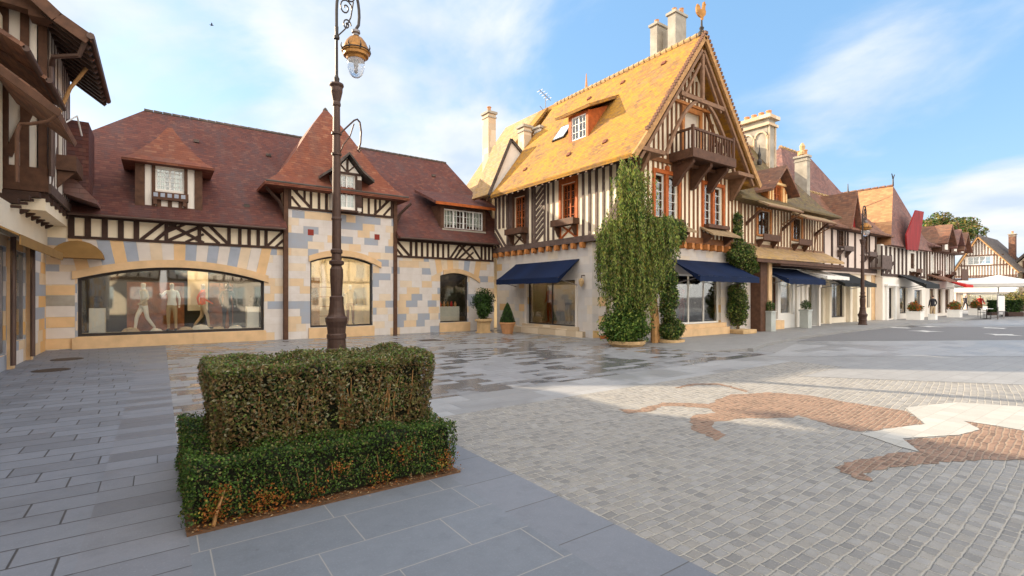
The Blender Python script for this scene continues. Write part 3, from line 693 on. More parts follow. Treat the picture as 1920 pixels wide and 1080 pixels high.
# timber posts at the corners of the tower bay (fall pipes boxed in wood)
for x, zt in ((3.88, 5.9), (8.22, 5.85)):
    mb = MB(); mb.fbox(F1, x-.075, x+.075, .0, .2, 0, zt); mb.build('timber_post', 'timber_brown', S)
# roofs
mb = MB(); EX0, EX1 = -5.2, 14.9
for a_, b_ in ((EX0, 3.86), (8.24, EX1)):      # the flared eaves stop against the tower bay
    l_ = .62 if a_ < 0 else 0; r_ = .4 if b_ > 9 else 0
    mb.solid([(a_,19.82,4.10),(b_,19.82,4.10),(b_-r_,20.6,4.76),(a_+l_,20.6,4.76)], [(a_,19.80,4.19),(b_,19.80,4.19),(b_-r_,20.51,4.84),(a_+l_,20.51,4.84)])
mb.loft([(EX0+.62, EX1-.4, 20.5, 27.9, 4.80), (EX0+1.3, EX1-.7, 21.3, 27.1, 5.66), (-.5, 12.8, 24.15, 24.25, 8.93)])
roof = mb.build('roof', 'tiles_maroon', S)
mb = MB()
for k in range(44):
    x = -.5+13.3*k/44; mb.tube([(x, 24.2, 8.93), (x+.29, 24.2, 8.93)], [.10, .085], 8)
mb.build('ridge_tiles', 'tiles_grey', roof)
mb = MB()
for p, q in (((480,294)), ) if False else (((501,294)),): pass
for px, py in ((503, 293), (368, 267), (462, 388), (812, 331)):
    # small roof vents sitting on the slope
    d = ray(px, py); t = (8.93-1.147*24.2-1.65)/(d[2]-1.147*d[1]); c = Vector((d[0]*t, d[1]*t, 1.65+d[2]*t))
    mb.box(c.x-.09, c.x+.09, c.y-.12, c.y+.12, c.z-.02, c.z+.09)
mb.build('roof_vents', 'tiles_grey', roof)
mb = MB(); cx, cy = 5.86, 22.2
prof = [(2.78, 5.70), (2.80, 5.78), (2.30, 6.20), (1.85, 6.80), (1.28, 7.75), (.64, 8.85), (.05, 9.75)]
mb.loft([(cx-r, cx+r, cy-r*.93, cy+r*.93, z) for r, z in prof]); mb.box(3.9, 8.2, 20.4, 24, 4.2, 5.72, 1)
tr = mb.build('tower_roof', ['tiles_orange', 'plaster_warm'], S)
mb = MB(); mb.lathe((cx, cy, 9.72), [(.09, -.12), (.11, 0), (.06, .08), (.02, .12)], 10); mb.build('finial', 'tiles_grey', tr)
mb = MB(); mb.tube([(cx+2.75*a, cy-2.56, 5.83) for a in (-1, 1)], .045)
mb.build('gutter', 'tiles_grey', tr)
# main gutter
for a_, b_ in ((-2.9, 3.8), (8.3, 13.3)): mb = MB(); mb.tube([(a_, 19.78, 4.13), (b_, 19.78, 4.13)], .04); mb.build('gutter', 'gutter_brown', S)
# tower brackets under the flared corners
for x in (3.9, 8.2):
    sg = -1 if x < 5 else 1; mb = MB()
    mb.tube([(x, Y1-.1, 4.6), (x+.25*sg, Y1-.15, 5.2), (x+.72*sg, Y1-.2, 5.68)], [.07, .06, .06], 6); mb.build('eave_brace', 'timber_dark', S)
# dormer in the tower: tall white window under a little gable
DY = 19.72; FD = FA(DY)
mb = MB(); zt = lambda s: 7.12-abs(s-6.05)*1.22
mb.wall(FD, 5.48, 6.62, 5.05, lambda s: min(zt(s), 7.1), [(5.72, 6.36, 5.14, 6.45)], n0=-.9, brk=(6.05,)); dm = mb.build('tower_dormer', 'plaster_white', S)
mb = MB(); mb.fbox(FD, 5.64, 5.72, 0, .04, 5.0, 6.5); mb.fbox(FD, 6.36, 6.44, 0, .04, 5.0, 6.5); mb.fbox(FD, 5.55, 6.55, 0, .045, 6.46, 6.55); mb.fbox(FD, 6.01, 6.09, 0, .04, 6.55, 7.05)
mb.fbar(FD, (6.05, 6.55), (5.75, 6.85), .05, 0, .035); mb.fbar(FD, (6.05, 6.55), (6.35, 6.85), .05, 0, .035)
mb.fbox(FD, 5.62, 6.46, 0, .10, 4.98, 5.05); mb.build('dormer_timber', 'timber_dark', dm)
mb = MB()
for sg in (-1, 1):
    prof = [(6.05, 7.30), (6.05+.55*sg, 6.66), (6.05+1.0*sg, 6.32)]
    mb.fpoly(FD, prof+[(x, z-.1) for x, z in prof[::-1]], -2.2, .30)
mb.build('dormer_roof', 'tiles_grey', dm)
window(S, FD, 5.72, 6.36, 5.14, 6.45, 2, 5, cas=2, fw=.045)
mb = MB()
mb.fbox(FD, 6.42, 6.62, -.02, .04, 5.2, 6.3); mb.build('shutter', 'timber_dark', S)
# dormer 1: hipped, white window with flower shelf
FD = FA(20.32); mb = MB(); mb.wall(FD, -.62, 1.17, 4.45, 6.08, [(-.12, .68, 5.20, 5.96)], n0=-2.2); d1 = mb.build('dormer', 'plaster_white', S)
mb = MB()
for a, b in ((-.66, -.40), (-.22, -.12), (.68, .78), (.98, 1.21)): mb.fbox(FD, a, b, 0, .04, 4.5, 6.1)
mb.fbox(FD, -.66, 1.21, 0, .045, 4.42, 4.52); mb.fbox(FD, -.2, .8, 0, .16, 4.86, 4.91); mb.fbox(FD, -.2, .8, .13, .16, 4.91, 5.12)
for x in (-.02, .28, .58): mb.fbox(FD, x-.06, x+.06, 0, .035, 4.52, 4.86)
for x in (-.13, .7): mb.fbox(FD, x-.05, x+.05, .0, .15, 4.70, 4.86)
mb.build('dormer_timber', 'timber_brown', d1)
for k in range(5): mb = MB(); mb.fbox(FD, -.17+.19*k, -.05+.19*k, .135, .17, 4.95, 5.08); mb.build('shelf_panel', 'stone_blue', d1)
mb = MB(); mb.loft([(-1.0, 1.55, 19.95, 23, 6.0), (-1.0, 1.55, 19.93, 23, 6.07), (-.72, 1.27, 20.25, 23, 6.28), (-.12, .68, 20.85, 23.3, 7.02), (.22, .36, 21.3, 23.6, 7.62)])
mb.build('dormer_roof', 'tiles_orange', d1)
window(S, FD, -.12, .68, 5.20, 5.96, 3, 5, cas=2, fw=.05)
# dormer 3: long shed dormer with four casements
FD = FA(20.45); mb = MB(); mb.wall(FD, 10.55, 13.0, 4.6, 5.9, [(10.72, 12.86, 4.80, 5.72)], n0=-2); d3 = mb.build('dormer', 'timber_brown', S)
mb = MB(); mb.solid([(9.9,21.9,6.62),(10.2,20.15,5.82),(13.6,20.15,5.82),(13.9,22.4,6.85)], [(9.9,21.9,6.74),(10.2,20.15,5.94),(13.6,20.15,5.94),(13.9,22.4,6.97)]); mb.build('dormer_roof', 'tiles_maroon', d3)
mb = MB(); mb.fbox(FD, 10.15, 13.65, .28, .33, 5.82, 5.95); mb.build('eave_board', 'timber_red', d3)
window(S, FD, 10.72, 12.86, 4.80, 5.72, 3, 3, cas=4, fw=.06)
mb = MB(); mb.fbox(FD, 10.6, 12.95, .0, .1, 4.70, 4.78); mb.build('window_sill', 'stone_grey', S)

# ================================================================== LEFT HALF-TIMBERED SHOP (edge of the picture)
B = thing('timber_shop_building', 'tall half-timbered shop at the left edge with deep tiled eaves and jettied upper storey', 'building', (-2.8, 17, 0))
FL = FE(-2.8)                       # ground floor wall, s = y
mb = MB(); mb.wall(FL, 0, 20.3, 0, 3.0, [(16.15, 17.55, .55, 2.75), (13.0, 15.55, .35, 2.75), (9, 12, .35, 2.75)], n0=-.3)
mb.build('stone_wall', 'stone_patchwork_large', B)
mb = MB(); mb.fbox(FL, 0, 20.28, -.28, .04, 3.0, 3.75); mb.build('fascia', 'plaster_cream', B)
for a, b in ((16.15, 17.55), (13.0, 15.55), (9, 12)):
    shop_window(B, FL, a, b, .4, 2.75, 1, fm='zinc', fw=.05, rec=.05)
room(B, FL, 13.0, 17.55, .4, 2.75, 1.4, 'display_cream', 'display_orange', n0=-.32)
for y in (15.72, 17.72):
    mb = MB(); mb.fbox(FL, y-.11, y+.11, .0, .10, 0, 2.9); mb.build('pilaster', 'stone_trim', B)
for y in (15.42, 17.5): mb = MB(); mb.tube([(-2.66, y, .1), (-2.66, y, 2.97)], .05); mb.build('downpipe', 'gutter_brown', B)
mb = MB(); mb.solid([(-2.78,13,3.12),(-2.78,18.0,3.12),(-2.15,18.0,2.78),(-2.15,13,2.78)], [(-2.78,13,3.16),(-2.78,18.0,3.16),(-2.15,18.0,2.82),(-2.15,13,2.82)]); mb.fbox(FE(-2.16), 13, 18, 0, .02, 2.62, 2.82)
mb.build('canopy', 'canopy_brown', B)
mb = MB(); R = .62; A = [(-2.62, 2.80)]+[(-2.62+1.2*(.5-.5*math.cos(PI*k/12)), 2.80+.52*math.sin(PI*k/12)) for k in range(13)]
mb.fpoly(FA(20.18), A[1:], -.1, .5); mb.build('arched_canopy', 'canopy_brown', B)
mb = MB(); mb.fbox(FA(20.2), -2.72, -1.98+.55, -.08, .03, 2.72, 2.79) if False else None
# jettied upper storey
UX = -2.25; FU = FE(UX); UY = 16.6; FS = FA(UY)
mb = MB(); mb.wall(FU, UY, 20.2, 4.35, 8.6, [(18.05, 18.75, 5.35, 7.3)], n0=-.2)
mb.wall(FS, -8, UX-.001, 4.35, lambda s: 8.6+max(0, -(s-UX))*.95, [], n0=-.2); mb.build('plaster_wall', 'plaster_white', B)
mb = MB(); mb.box(-6.8, -3.4, 8.4, 16.3, 3.76, 8.0); mb.box(-6.8, -2.9, 17, 20.1, 3.76, 8.4); mb.build('rear_wall', 'plaster_warm', B)
mb = MB()
mb.fbox(FU, UY-.04, 20.2, 0, .07, 4.18, 4.42); mb.fbox(FU, UY-.04, 20.2, 0, .05, 8.3, 8.5)
mb.posts(FU, UY+.02, 18.0, 4.42, 8.3, .42, .10, n1=.012); mb.posts(FU, 18.8, 20.2, 4.42, 8.3, .36, .10, n1=.012)
mb.fbar(FU, (17.0, 4.42), (17.9, 5.6), .12, 0, .014); mb.build('side_timber', 'timber_grey', B)
mb = MB(); mb.fbox(FS, -8, UX+.02, 0, .09, 4.2, 4.78)
mb.posts(FS, -6.5, UX, 4.78, lambda s: 8.6-(s-UX)*.8, .36, .15, n1=.06); mb.fbar(FS, (-2.42, 6.6), (-2.95, 5.0), .15, 0, .065); mb.fbox(FS, -6.5, UX, 0, .066, 6.6, 6.75); mb.build('front_timber', 'timber_brown', B)
for y in (16.7, 17.35, 18.0, 18.65, 19.3, 19.95):      # curved brackets carrying the jetty
    mb = MB(); mb.solid(*[[(-2.8, y+d, 3.62), (-2.62, y+d, 3.72), (-2.42, y+d, 3.95), (-2.24, y+d, 4.0), (-2.24, y+d, 4.17), (-2.8, y+d, 4.17)] for d in (-.08, .08)]); mb.build('jetty_bracket', 'timber_dark', B)
mb = MB(); mb.box(-7, -2.26, UY+.02, 20.2, 4.05, 4.17)
for k in range(5): mb.box(-7+.2*k, -2.3-.07*k, UY-.02-.22*k+.0, UY+.06-.22*k, 4.14-.12*k, 4.2-.12*k)
mb.build('jetty_beams', 'timber_dark', B)
mb = MB(); mb.box(-7, -2.3, 16.62, 20.2, 3.76, 4.05); mb.build('jetty_soffit', 'plaster_warm', B)
mb = MB()
z = 4.2
for k in range(4): mb.box(-6.5, -2.36-.14*k, 16.58-.28*(k+1), 16.58-.28*k-.02, 4.03-.13*k, 4.15-.13*k)
mb.build('stepped_corbels', 'timber_dark', B)
window(B, FU, 18.05, 18.75, 5.35, 7.3, 2, 5, fm='timber_brown', cas=1, curtain=None)
mb = MB(); mb.fbox(FU, 17.7, 19.1, 0, .42, 5.02, 5.12); mb.fbox(FU, 17.7, 19.1, .38, .42, 5.12, 5.42); mb.fbox(FU, 17.7, 17.75, 0, .38, 5.12, 5.42); mb.fbox(FU, 19.05, 19.1, 0, .38, 5.12, 5.42)
for y in (17.85, 18.95): mb.solid(*[[(UX+.02, y+d, 4.55), (UX+.38, y+d, 5.01), (UX+.02, y+d, 5.01)] for d in (-.04, .04)])
mb.build('window_box', 'timber_brown', B)
mb = MB(); mb.solid([(UX, 18.9, 4.6), (UX+.75, 18.9, 4.35), (UX+.75, 20.2, 4.35), (UX, 20.2, 4.6)], [(UX, 18.9, 5.3), (UX+.75, 18.9, 4.45), (UX+.75, 20.2, 4.45), (UX, 20.2, 5.3)]) ; mb.build('pent_roof', 'tiles_purple', B)
mb = MB(); mb.fbox(FU, 19.6, 21.2, .0, .5, 4.6, 6.9); mb.build('red_tile_cheek', 'tiles_maroon', B)
# main roof: flared eave along y, verge facing the square
ex, ez = -1.38, 7.95
prof = [(ex, ez), (-1.95, 8.30), (-2.7, 9.0), (-6.6, 13.2), (-10.5, 9.0), (-11.6, 8.0)]
mb = MB(); mb.fpoly(FA(15.6), prof+[(x+(.05 if x > -6 else -.05 if x < -7 else 0), z-.17) for x, z in prof[::-1]], -4.75, 0); rf = mb.build('roof', 'tiles_rust', B)
mb = MB()
for a, b in zip(prof[:4], prof[1:4]): mb.fbar(FA(15.6), (a[0], a[1]-.13), (b[0], b[1]-.13), .26, 0, .05)
mb.build('bargeboard', 'timber_red', rf) if False else mb.build('bargeboard', 'timber_brown', rf)
mb = MB(); mb.tube([(ex+.03, 15.5, ez-.06), (ex+.03, 20.4, ez-.06)], .08); mb.build('gutter', 'gutter_brown', rf)
mb = MB()
for k in range(12): y = 15.8+k*.4; mb.fbar(FA(y), (ex-.02, ez-.24), (-2.25, 8.33), .1, -.1, 0)
mb.build('rafters', 'timber_dark', rf)
mb = MB(); mb.fpoly(FA(15.66), [(x, z-.172) for x, z in prof[:4]]+[(x, z-.19) for x, z in prof[:4][::-1]], -4.6, 0); mb.build('soffit', 'display_dark', rf)
mb = MB(); mb.tube([(-1.45, 15.7, 7.85), (-1.6, 15.9, 7.5), (-2.1, 16.2, 7.45), (-2.18, 16.5, 7.3), (-2.18, 16.5, 4.6)], .055); mb.build('downpipe', 'gutter_brown', B)
mb = MB(); mb.fbar(FS, (-2.3, 8.55), (-4.5, 8.75), .42, .3, .62); mb.fbox(FS, -2.5, -2.12, .2, .66, 8.22, 8.58, 0); mb.build('tie_beam', 'timber_brown', B)
mb = MB()
mb.tube([(UX+.02, 17.6, 6.3), (-1.95, 17.6, 7.2), (-1.55, 17.6, 7.95)], .045); mb.build('eave_brace', 'timber_tan', B); mb = MB(); mb.tube([(UX+.03, 17.2, 5.95), (-1.85, 18.0, 6.6), (-1.8, 18.5, 6.2)], .02); mb.build('awning_bracket', 'white_paint', B)
# lower pent roofs and a small gable in front of the jetty
mb = MB()
for (xa, za, y0, y1) in ((-2.12, 6.42, 13.2, 16.4), (-1.98, 6.30, 14.5, 16.5)):
    mb.solid([(xa, y0, za), (xa-1.2, y0, za+.75), (xa-1.2, y1, za+.75), (xa, y1, za)], [(xa, y0, za+.09), (xa-1.2, y0, za+.84), (xa-1.2, y1, za+.84), (xa, y1, za+.09)])
pr_ = mb.build('pent_roof', 'tiles_rust', B)
mb = MB(); mb.tube([(-2.1, 13.2, 6.43), (-2.1, 16.4, 6.43)], .06); mb.tube([(-1.95, 14.5, 6.31), (-1.95, 16.5, 6.31)], .06); mb.build('gutter', 'gutter_brown', pr_)
mb = MB(); mb.fpoly(FA(12.9), [(-1.62, 5.15), (-1.95, 5.42), (-2.6, 5.95), (-2.6, 6.1), (-1.92, 5.58), (-1.58, 5.25)], -2.5, 0); g2 = mb.build('porch_roof', 'tiles_rust', B)
mb = MB(); mb.fpoly(FA(12.85), [(-1.58, 5.1), (-2.6, 5.88), (-2.6, 6.05), (-1.55, 5.24)], -.02, .04); mb.build('bargeboard', 'timber_brown', g2)
mb = MB(); mb.tube([(-1.62, 12.85, 5.12), (-1.75, 12.9, 5.0), (-2.0, 12.95, 4.92), (-2.15, 13.0, 4.9), (-2.19, 13.0, 4.75), (-2.19, 13.0, 3.8)], .035); mb.build('downpipe', 'timber_brown', g2)
mb = MB(); mb.box(-8, -3.0, -6, 8, 0, 7.6); mb.build('rear_wing', 'plaster_warm', B)
mb = MB(); mb.fpoly(FA(-6.2), [(-2.6, 7.5), (-2.6, 7.6), (-6.0, 11.2), (-9, 7.6), (-9, 7.5)], -14.4, 0); mb.build('rear_wing_roof', 'tiles_maroon', B)
mb = MB(); mb.fpoly(FA(8.0), [(-3.0, 3.76), (-3.0, 8.2), (-6.6, 12.8), (-10.5, 8.2), (-10.5, 3.76)], -8.35, 0); mb.build('rear_storey', 'plaster_warm', B)
# ================================================================== CORNER HOUSE WITH THE LICHEN-YELLOW ROOF
HX, HY = 13.4, 11.6; EXR = 19.85
G = thing('timber_corner_house', 'tall half-timbered corner house with lichen-yellow roof, gable balcony and cockerel on the ridge', 'building', (16.6, HY, 0))
FW = FX(HX); FS = FA(HY); FWG = FX(HX+.10); FSG = FA(HY+.10)
# ground floor
mb = MB(); mb.wall(FWG, 13.63, 20.2, 0, 3.72, [(14.55, 17.78, .42, 2.3)], n0=-.3)
mb.wall(FSG, 15.45, 21.35, 0, 3.6, [(16.0, 19.05, .55, 2.5)], n0=-.3)
# chamfered corner with arched doorway
A0 = Vector((13.5, 13.63, 0)); A1 = Vector((15.45, 11.7, 0)); D = (A1-A0); LC = D.length; D.normalize(); NC = Vector((D.y, -D.x, 0))
FC = lambda s, n, z: tuple(A0+D*s+NC*n+Vector((0, 0, z)))
af = lambda s: 2.05+math.sqrt(max(0, .55**2-(s-1.05)**2))
mb.wall(FC, 0, LC, 0, 3.7, [(.5, 1.6, .12, af)], n0=-.3); mb.build('stone_wall', 'stone_pale', G)
mb = MB()
for k in range(14):
    a = PI*k/14; b = PI*(k+1)/14; c = 1.05
    mb.fpoly(FC, [(c+.56*math.cos(a), 2.05+.56*math.sin(a)), (c+.56*math.cos(b), 2.05+.56*math.sin(b)), (c+.82*math.cos(b), 2.05+.82*math.sin(b)), (c+.82*math.cos(a), 2.05+.82*math.sin(a))], -.02, .06, 0 if k % 4 else 1)
for k, z in enumerate(np.arange(.15, 2.0, .37)):
    for s in (.5, 1.6): mb.fbox(FC, s-.26 if s < 1 else s-.01, s+.01 if s < 1 else s+.26, -.02, .06, z, z+.36, 1 if k % 2 else 0)
mb.build('door_surround', ['stone_palest', 'stone_peach'], G)
mb = MB(); mb.fbox(FC, .5, 1.6, -.2, -.14, .12, 2.6); dr = mb.build('door', 'door_pale', G)
mb = MB(); mb.fbox(FC, .62, 1.0, -.138, -.125, .3, 1.1); mb.fbox(FC, 1.1, 1.48, -.138, -.125, .3, 1.1); mb.fbox(FC, .62, 1.0, -.138, -.125, 1.2, 2.1); mb.fbox(FC, 1.1, 1.48, -.138, -.125, 1.2, 2.1); mb.build('door_panel', 'plaster_cream', dr)
mb = MB(); mb.fbox(FC, .3, 1.8, .0, .35, 0, .11); mb.build('door_step', 'timber_red', G)
mb = MB(); mb.fbox(FWG, 14.0, 18.9, 0, .16, 0, .26); mb.fbox(FWG, 14.35, 18.0, 0, .10, .27, .42); mb.build('stone_plinth', 'stone_warm', G)
mb = MB(); mb.fbox(FWG, 14.42, 14.55, .0, .04, .42, 2.35); mb.fbox(FWG, 17.78, 17.91, .0, .04, .42, 2.35); mb.build('window_surround', 'stone_palest', G)
for z in (.95, 2.0): mb = MB(); mb.fbox(FWG, 17.9, 18.35, 0, .012, z, z+.33); mb.build('coloured_stone', 'stone_peach', G)
mb = MB(); mb.fbox(FSG, 15.9, 19.3, 0, .25, 0.09, .38); mb.fbox(FSG, 15.9, 19.2, 0, .16, .381, .55); mb.build('stone_sill', 'stone_trim', G)
shop_window(G, FWG, 14.55, 17.78, .42, 2.3, 2, fm='iron_dark', fw=.05); shop_window(G, FSG, 16.0, 19.05, .55, 2.5, 3, fm='white_paint', fw=.06)
room(G, FWG, 14.55, 17.78, .42, 2.4, 1.5, 'display_cream', 'display_cream', n0=-.31); room(G, FSG, 16.2, 18.9, .55, 2.5, 1.5, 'display_dark', 'display_dark', n0=-.31)
# upper storey: plaster
side_h = [(14.40, 15.32, 4.62, 6.20), (17.72, 18.62, 4.72, 6.20)]
rake = lambda s: 11.15-1.30*abs(s-16.55)
fr_h = [(14.62, 15.98, 4.55, 6.15), (17.62, 18.95, 4.45, 6.10), (16.35, 17.35, 6.98, 8.75)]
mb = MB(); mb.wall(FW, HY, 20.25, 3.80, 6.62, side_h, n0=-.22); mb.wall(FS, HX, 20.3, 3.72, lambda s: max(3.8, rake(s)), fr_h, n0=-.22, brk=(16.55,))
mb.build('plaster_wall', 'plaster_warm', G)
mb = MB(); mb.box(20.08, 20.3, 11.83, 20.2, 0, 6.3); mb.box(13.6, 20.1, 20.0, 20.2, 0, 6.3); mb.box(13.6, 20.0, 12.2, 19.9, 6.25, 6.3); mb.build('rear_wall', 'plaster_warm', G)
# side timbers
mb = MB(); zb, zt = 3.98, 6.42
mb.fbox(FW, HY-.03, 20.27, 0, .10, 3.74, 3.98); mb.build('sill_beam', 'timber_grey', G)
mb = MB()
def bumps(par, m, f, s0, s1, sp, n1, z0, z1):
    k = int((s1-s0)/sp)
    for i in range(k+1): mb = MB(); c = s0+(s1-s0)*i/k; mb.fpoly(f, [(c-.075, z0+.05), (c-.04, z0), (c+.04, z0), (c+.075, z0+.05), (c+.075, z1), (c-.075, z1)], -.05, n1); mb.build('joist_end', m, par)
bumps(G, 'timber_orange', FW, 14.0, 20.1, .47, .16, 3.52, 3.735)
mb = MB()
W1 = (14.30, 15.42, zb, zt); W2 = (17.62, 18.72, zb, zt); CH = (16.35, 17.05, zb, zt)
mb.posts(FW, 11.8, 17.62, zb, zt, .36, .122, [W1, CH], n1=.04)
mb.posts(FW, 18.75, 20.2, 4.9, zt, .34, .14, [], n1=.04); mb.posts(FW, 18.72, 19.2, zb, zt, .3, .12, [], n1=.038)
for k in range(4): mb.fbar(FW, (20.2, 5.0-.32*k), (19.25+.0*k, 3.98 if k == 0 else 3.98), .12, .0, .039) if k < 1 else mb.fbar(FW, (20.22, 5.0-.30*k), (19.25+.28*k, 3.98), .11, 0, .039)
for k in range(9):      # herringbone panel
    z = zb+.02+k*.25; mb.fbar(FW, (16.98, z), (16.42, min(z+.42, zt)), .11, 0, .04)
for s in (16.36, 17.04): mb.fbox(FW, s-.05, s+.05, 0, .043, zb, zt)
mb.fbar(FW, (12.05, 5.3), (13.0, zb), .15, 0, .05); mb.fbar(FW, (12.6, 4.0), (11.8, 5.7), .14, 0, .048)
mb.fbox(FW, HY, 20.25, 0, .06, zt, zt+.16)
mb.build('side_timber', 'timber_grey', G)
for a, b in ((14.30, 15.42), (17.62, 18.72)):
    mb = MB(); mb.fbox(FW, a, a+.12, -.02, .055, 4.0, 6.42); mb.fbox(FW, b-.12, b, -.02, .055, 4.0, 6.42); mb.fbox(FW, a+.12, b-.12, -.02, .055, 6.2, 6.42)
    mb.fbar(FW, (a+.12, 4.0), (b-.12, 4.55), .07, 0, .04); mb.fbar(FW, (a+.12, 4.55), (b-.12, 4.0), .07, 0, .042); mb.build('window_surround', 'timber_red' if a < 15 else 'timber_brown', G)
    window(G, FW, a+.12, b-.12, 4.62, 6.2, 2, 5, fm='timber_red', cas=2, rec=.10, fw=.05)
    mb = MB(); mb.fbox(FW, a-.12, b+.12, .06, .40, 4.46, 4.51); mb.fbox(FW, a-.12, b+.12, .36, .40, 4.51, 4.72)
    for s in (a-.12, b+.08): mb.fbox(FW, s, s+.04, .06, .36, 4.51, 4.70)
    for s in (a+.03, b-.09): mb.solid(*[[FW(s+d, .05, 4.05), FW(s+d, .12, 4.05), FW(s+d, .34, 4.45), FW(s+d, .05, 4.45)] for d in (0, .07)])
    mb.build('window_box', 'timber_brown', G)
# gable timbers
mb = MB(); zc = lambda s: rake(s)-.30
Hs = [(14.5, 16.1, 4.45, 6.3), (17.5, 19.07, 4.35, 6.25), (16.2, 17.5, 6.9, 8.95)]
mb.posts(FS, 13.42, 20.25, 3.95, lambda s: min(6.55, zc(s)), .27, .078, Hs, n1=.04)
mb.posts(FS, 14.0, 19.1, 6.72, lambda s: max(6.75, min(9.45, zc(s))), .27, .078, Hs, n1=.04); mb.posts(FS, 15.9, 17.2, 9.5, zc, .26, .09, [], n1=.04)
mb.fbox(FS, HX-.02, 20.3, 0, .07, 3.7, 3.94); mb.fbox(FS, 13.6, 19.5, 0, .07, 6.55, 6.71); mb.fbox(FS, 15.3, 17.8, 0, .06, 9.40, 9.49)
mb.fbar(FS, (17.7, 9.2), (19.3, 6.72), .14, 0, .06)
mb.build('gable_timber', 'timber_gable', G)
bumps(G, 'timber_orange', FS, 13.7, 20.2, .5, .2, 3.46, 3.695)
mb = MB(); mb.box(13.33, 13.53, 11.53, 11.73, 3.72, 6.5); mb.build('corner_post', 'timber_grey', G)
# outer truss standing at the verge
VY = 10.92; FV = FA(VY); mb = MB(); ap = 11.22
def rk(s, o): return ap-o-1.30*abs(s-16.55)
for sg in (-1, 1):
    mb.fbar(FV, (16.55+.05*sg, rk(16.55, .38)), (16.55+3.55*sg, rk(16.55+3.55, .38)), .11, -.05, .06)
    mb.fbar(FV, (16.55+.14*sg, rk(16.55, .9)), (16.55+1.2*sg, 8.75), .09, -.04, .04)
    # curved arch brace
    P = [(16.55+sg*1.25*math.sin(t*PI/2)*1.0+sg*(.9*t*t), 8.95-2.35*(1-math.cos(t*PI/2))**1.0) for t in [k/10 for k in range(11)]]
    for a, b in zip(P, P[1:]): mb.fbar(FV, a, b, .11, -.05, .05)
    mb.fbox(FV, 16.55+2.9*sg-.6, 16.55+2.9*sg+.6, -.7, .10, 6.52, 6.66)
    mb.solid(*[[FV(16.55+3.0*sg+d, -.66, 5.65), FV(16.55+3.0*sg+d, -.5, 5.7), FV(16.55+3.0*sg+d, .02, 6.52), FV(16.55+3.0*sg+d, -.66, 6.52)] for d in (-.07, .07)])
mb.fbox(FV, 16.48, 16.62, -.05, .06, 8.95, 10.7); mb.fbox(FV, 15.2, 17.9, -.05, .075, 8.85, 9.0)
mb.build('outer_truss', 'timber_weathered', G)
# windows in the gable wall with red frames
for a, b, c, d in fr_h[:2]:
    mb = MB(); mb.fbox(FS, a-.12, a, -.02, .075, c-.1, d+.14); mb.fbox(FS, b, b+.12, -.02, .075, c-.1, d+.14); mb.fbox(FS, a, b, -.02, .075, d, d+.14); mb.fbox(FS, (a+b)/2-.08, (a+b)/2+.08, -.05, .06, c, d)
    mb.fbox(FS, a, b, -.02, .06, c-.1, c); mb.fbox(FS, (a+b)/2-.09, (a+b)/2+.09, .0, .10, d+.141, d+.3); mb.build('window_surround', 'timber_red', G)
    window(G, FS, a, (a+b)/2-.08, c, d, 1, 5, fm='white_paint', cas=1, rec=.06, fw=.05); window(G, FS, (a+b)/2+.08, b, c, d, 1, 5, fm='white_paint', cas=1, rec=.06, fw=.05)
    # little shingled hood and box below
    mb = MB(); mb.solid([FS(a-.25, .04, 4.32), FS(b+.3, .04, 4.32), FS(b+.35, .62, 4.0), FS(a-.3, .62, 4.0)], [FS(a-.25, .04, 4.40), FS(b+.3, .04, 4.40), FS(b+.35, .62, 4.07), FS(a-.3, .62, 4.07)]); hd = mb.build('window_hood', 'shingle', G)
    mb = MB()
    for s in (a-.05, b+.05): mb.solid(*[[FS(s+e, .04, 3.75), FS(s+e, .12, 3.75), FS(s+e, .5, 4.0), FS(s+e, .04, 4.2)] for e in (-.05, .05)])
    mb.fbox(FS, a-.05, b+.1, .05, .3, 4.36, 4.5); mb.build('bracket', 'timber_brown', hd)
mb = MB(); mb.fbox(FS, 16.35, 17.35, -.14, -.09, 6.98, 8.75); dd = mb.build('balcony_door', 'door_pale', G)
mb = MB(); mb.fbox(FS, 16.2, 16.35, -.02, .07, 6.9, 8.95); mb.fbox(FS, 17.35, 17.5, -.02, .07, 6.9, 8.95); mb.fbox(FS, 16.35, 17.35, -.02, .07, 8.75, 8.95); mb.fbox(FS, 15.4, 18.0, 0, .12, 8.96, 9.06); mb.build('door_frame', 'timber_orange', dd)
# balcony
BX0, BX1 = 15.45, 18.15; mb = MB()
mb.fbox(FS, BX0, BX1, .04, 1.02, 6.74, 6.86); mb.fbox(FS, BX0-.04, BX1+.04, .94, 1.07, 6.62, 6.95); mb.fbox(FS, BX0-.04, BX0+.08, .04, .93, 6.62, 6.94); mb.fbox(FS, BX1-.08, BX1+.04, .04, .93, 6.62, 6.94)
bal = mb.build('balcony', 'timber_brown', G)
mb = MB()
for k in range(15): s = BX0+.1+(BX1-BX0-.2)*k/14; mb.fbox(FS, s-.025, s+.025, .97, 1.02, 6.955, 7.62)
for s in (BX0+.0, BX1-.09): mb.fbox(FS, s, s+.09, .95, 1.04, 6.951, 7.78)
for sx in (BX0+.02, BX1-.07):
    for k in range(5): n = .12+.17*k; mb.fbox(FS, sx, sx+.05, n, n+.05, 6.945, 7.62)
    mb.fbox(FS, sx-.01, sx+.06, .02, .94, 7.62, 7.70)
mb.fbox(FS, BX0-.02, BX1+.02, .95, 1.05, 7.781, 7.80) if False else mb.fbox(FS, BX0+.1, BX1-.1, .955, 1.035, 7.62, 7.70)
mb.build('balustrade', 'timber_brown', bal)
mb = MB()
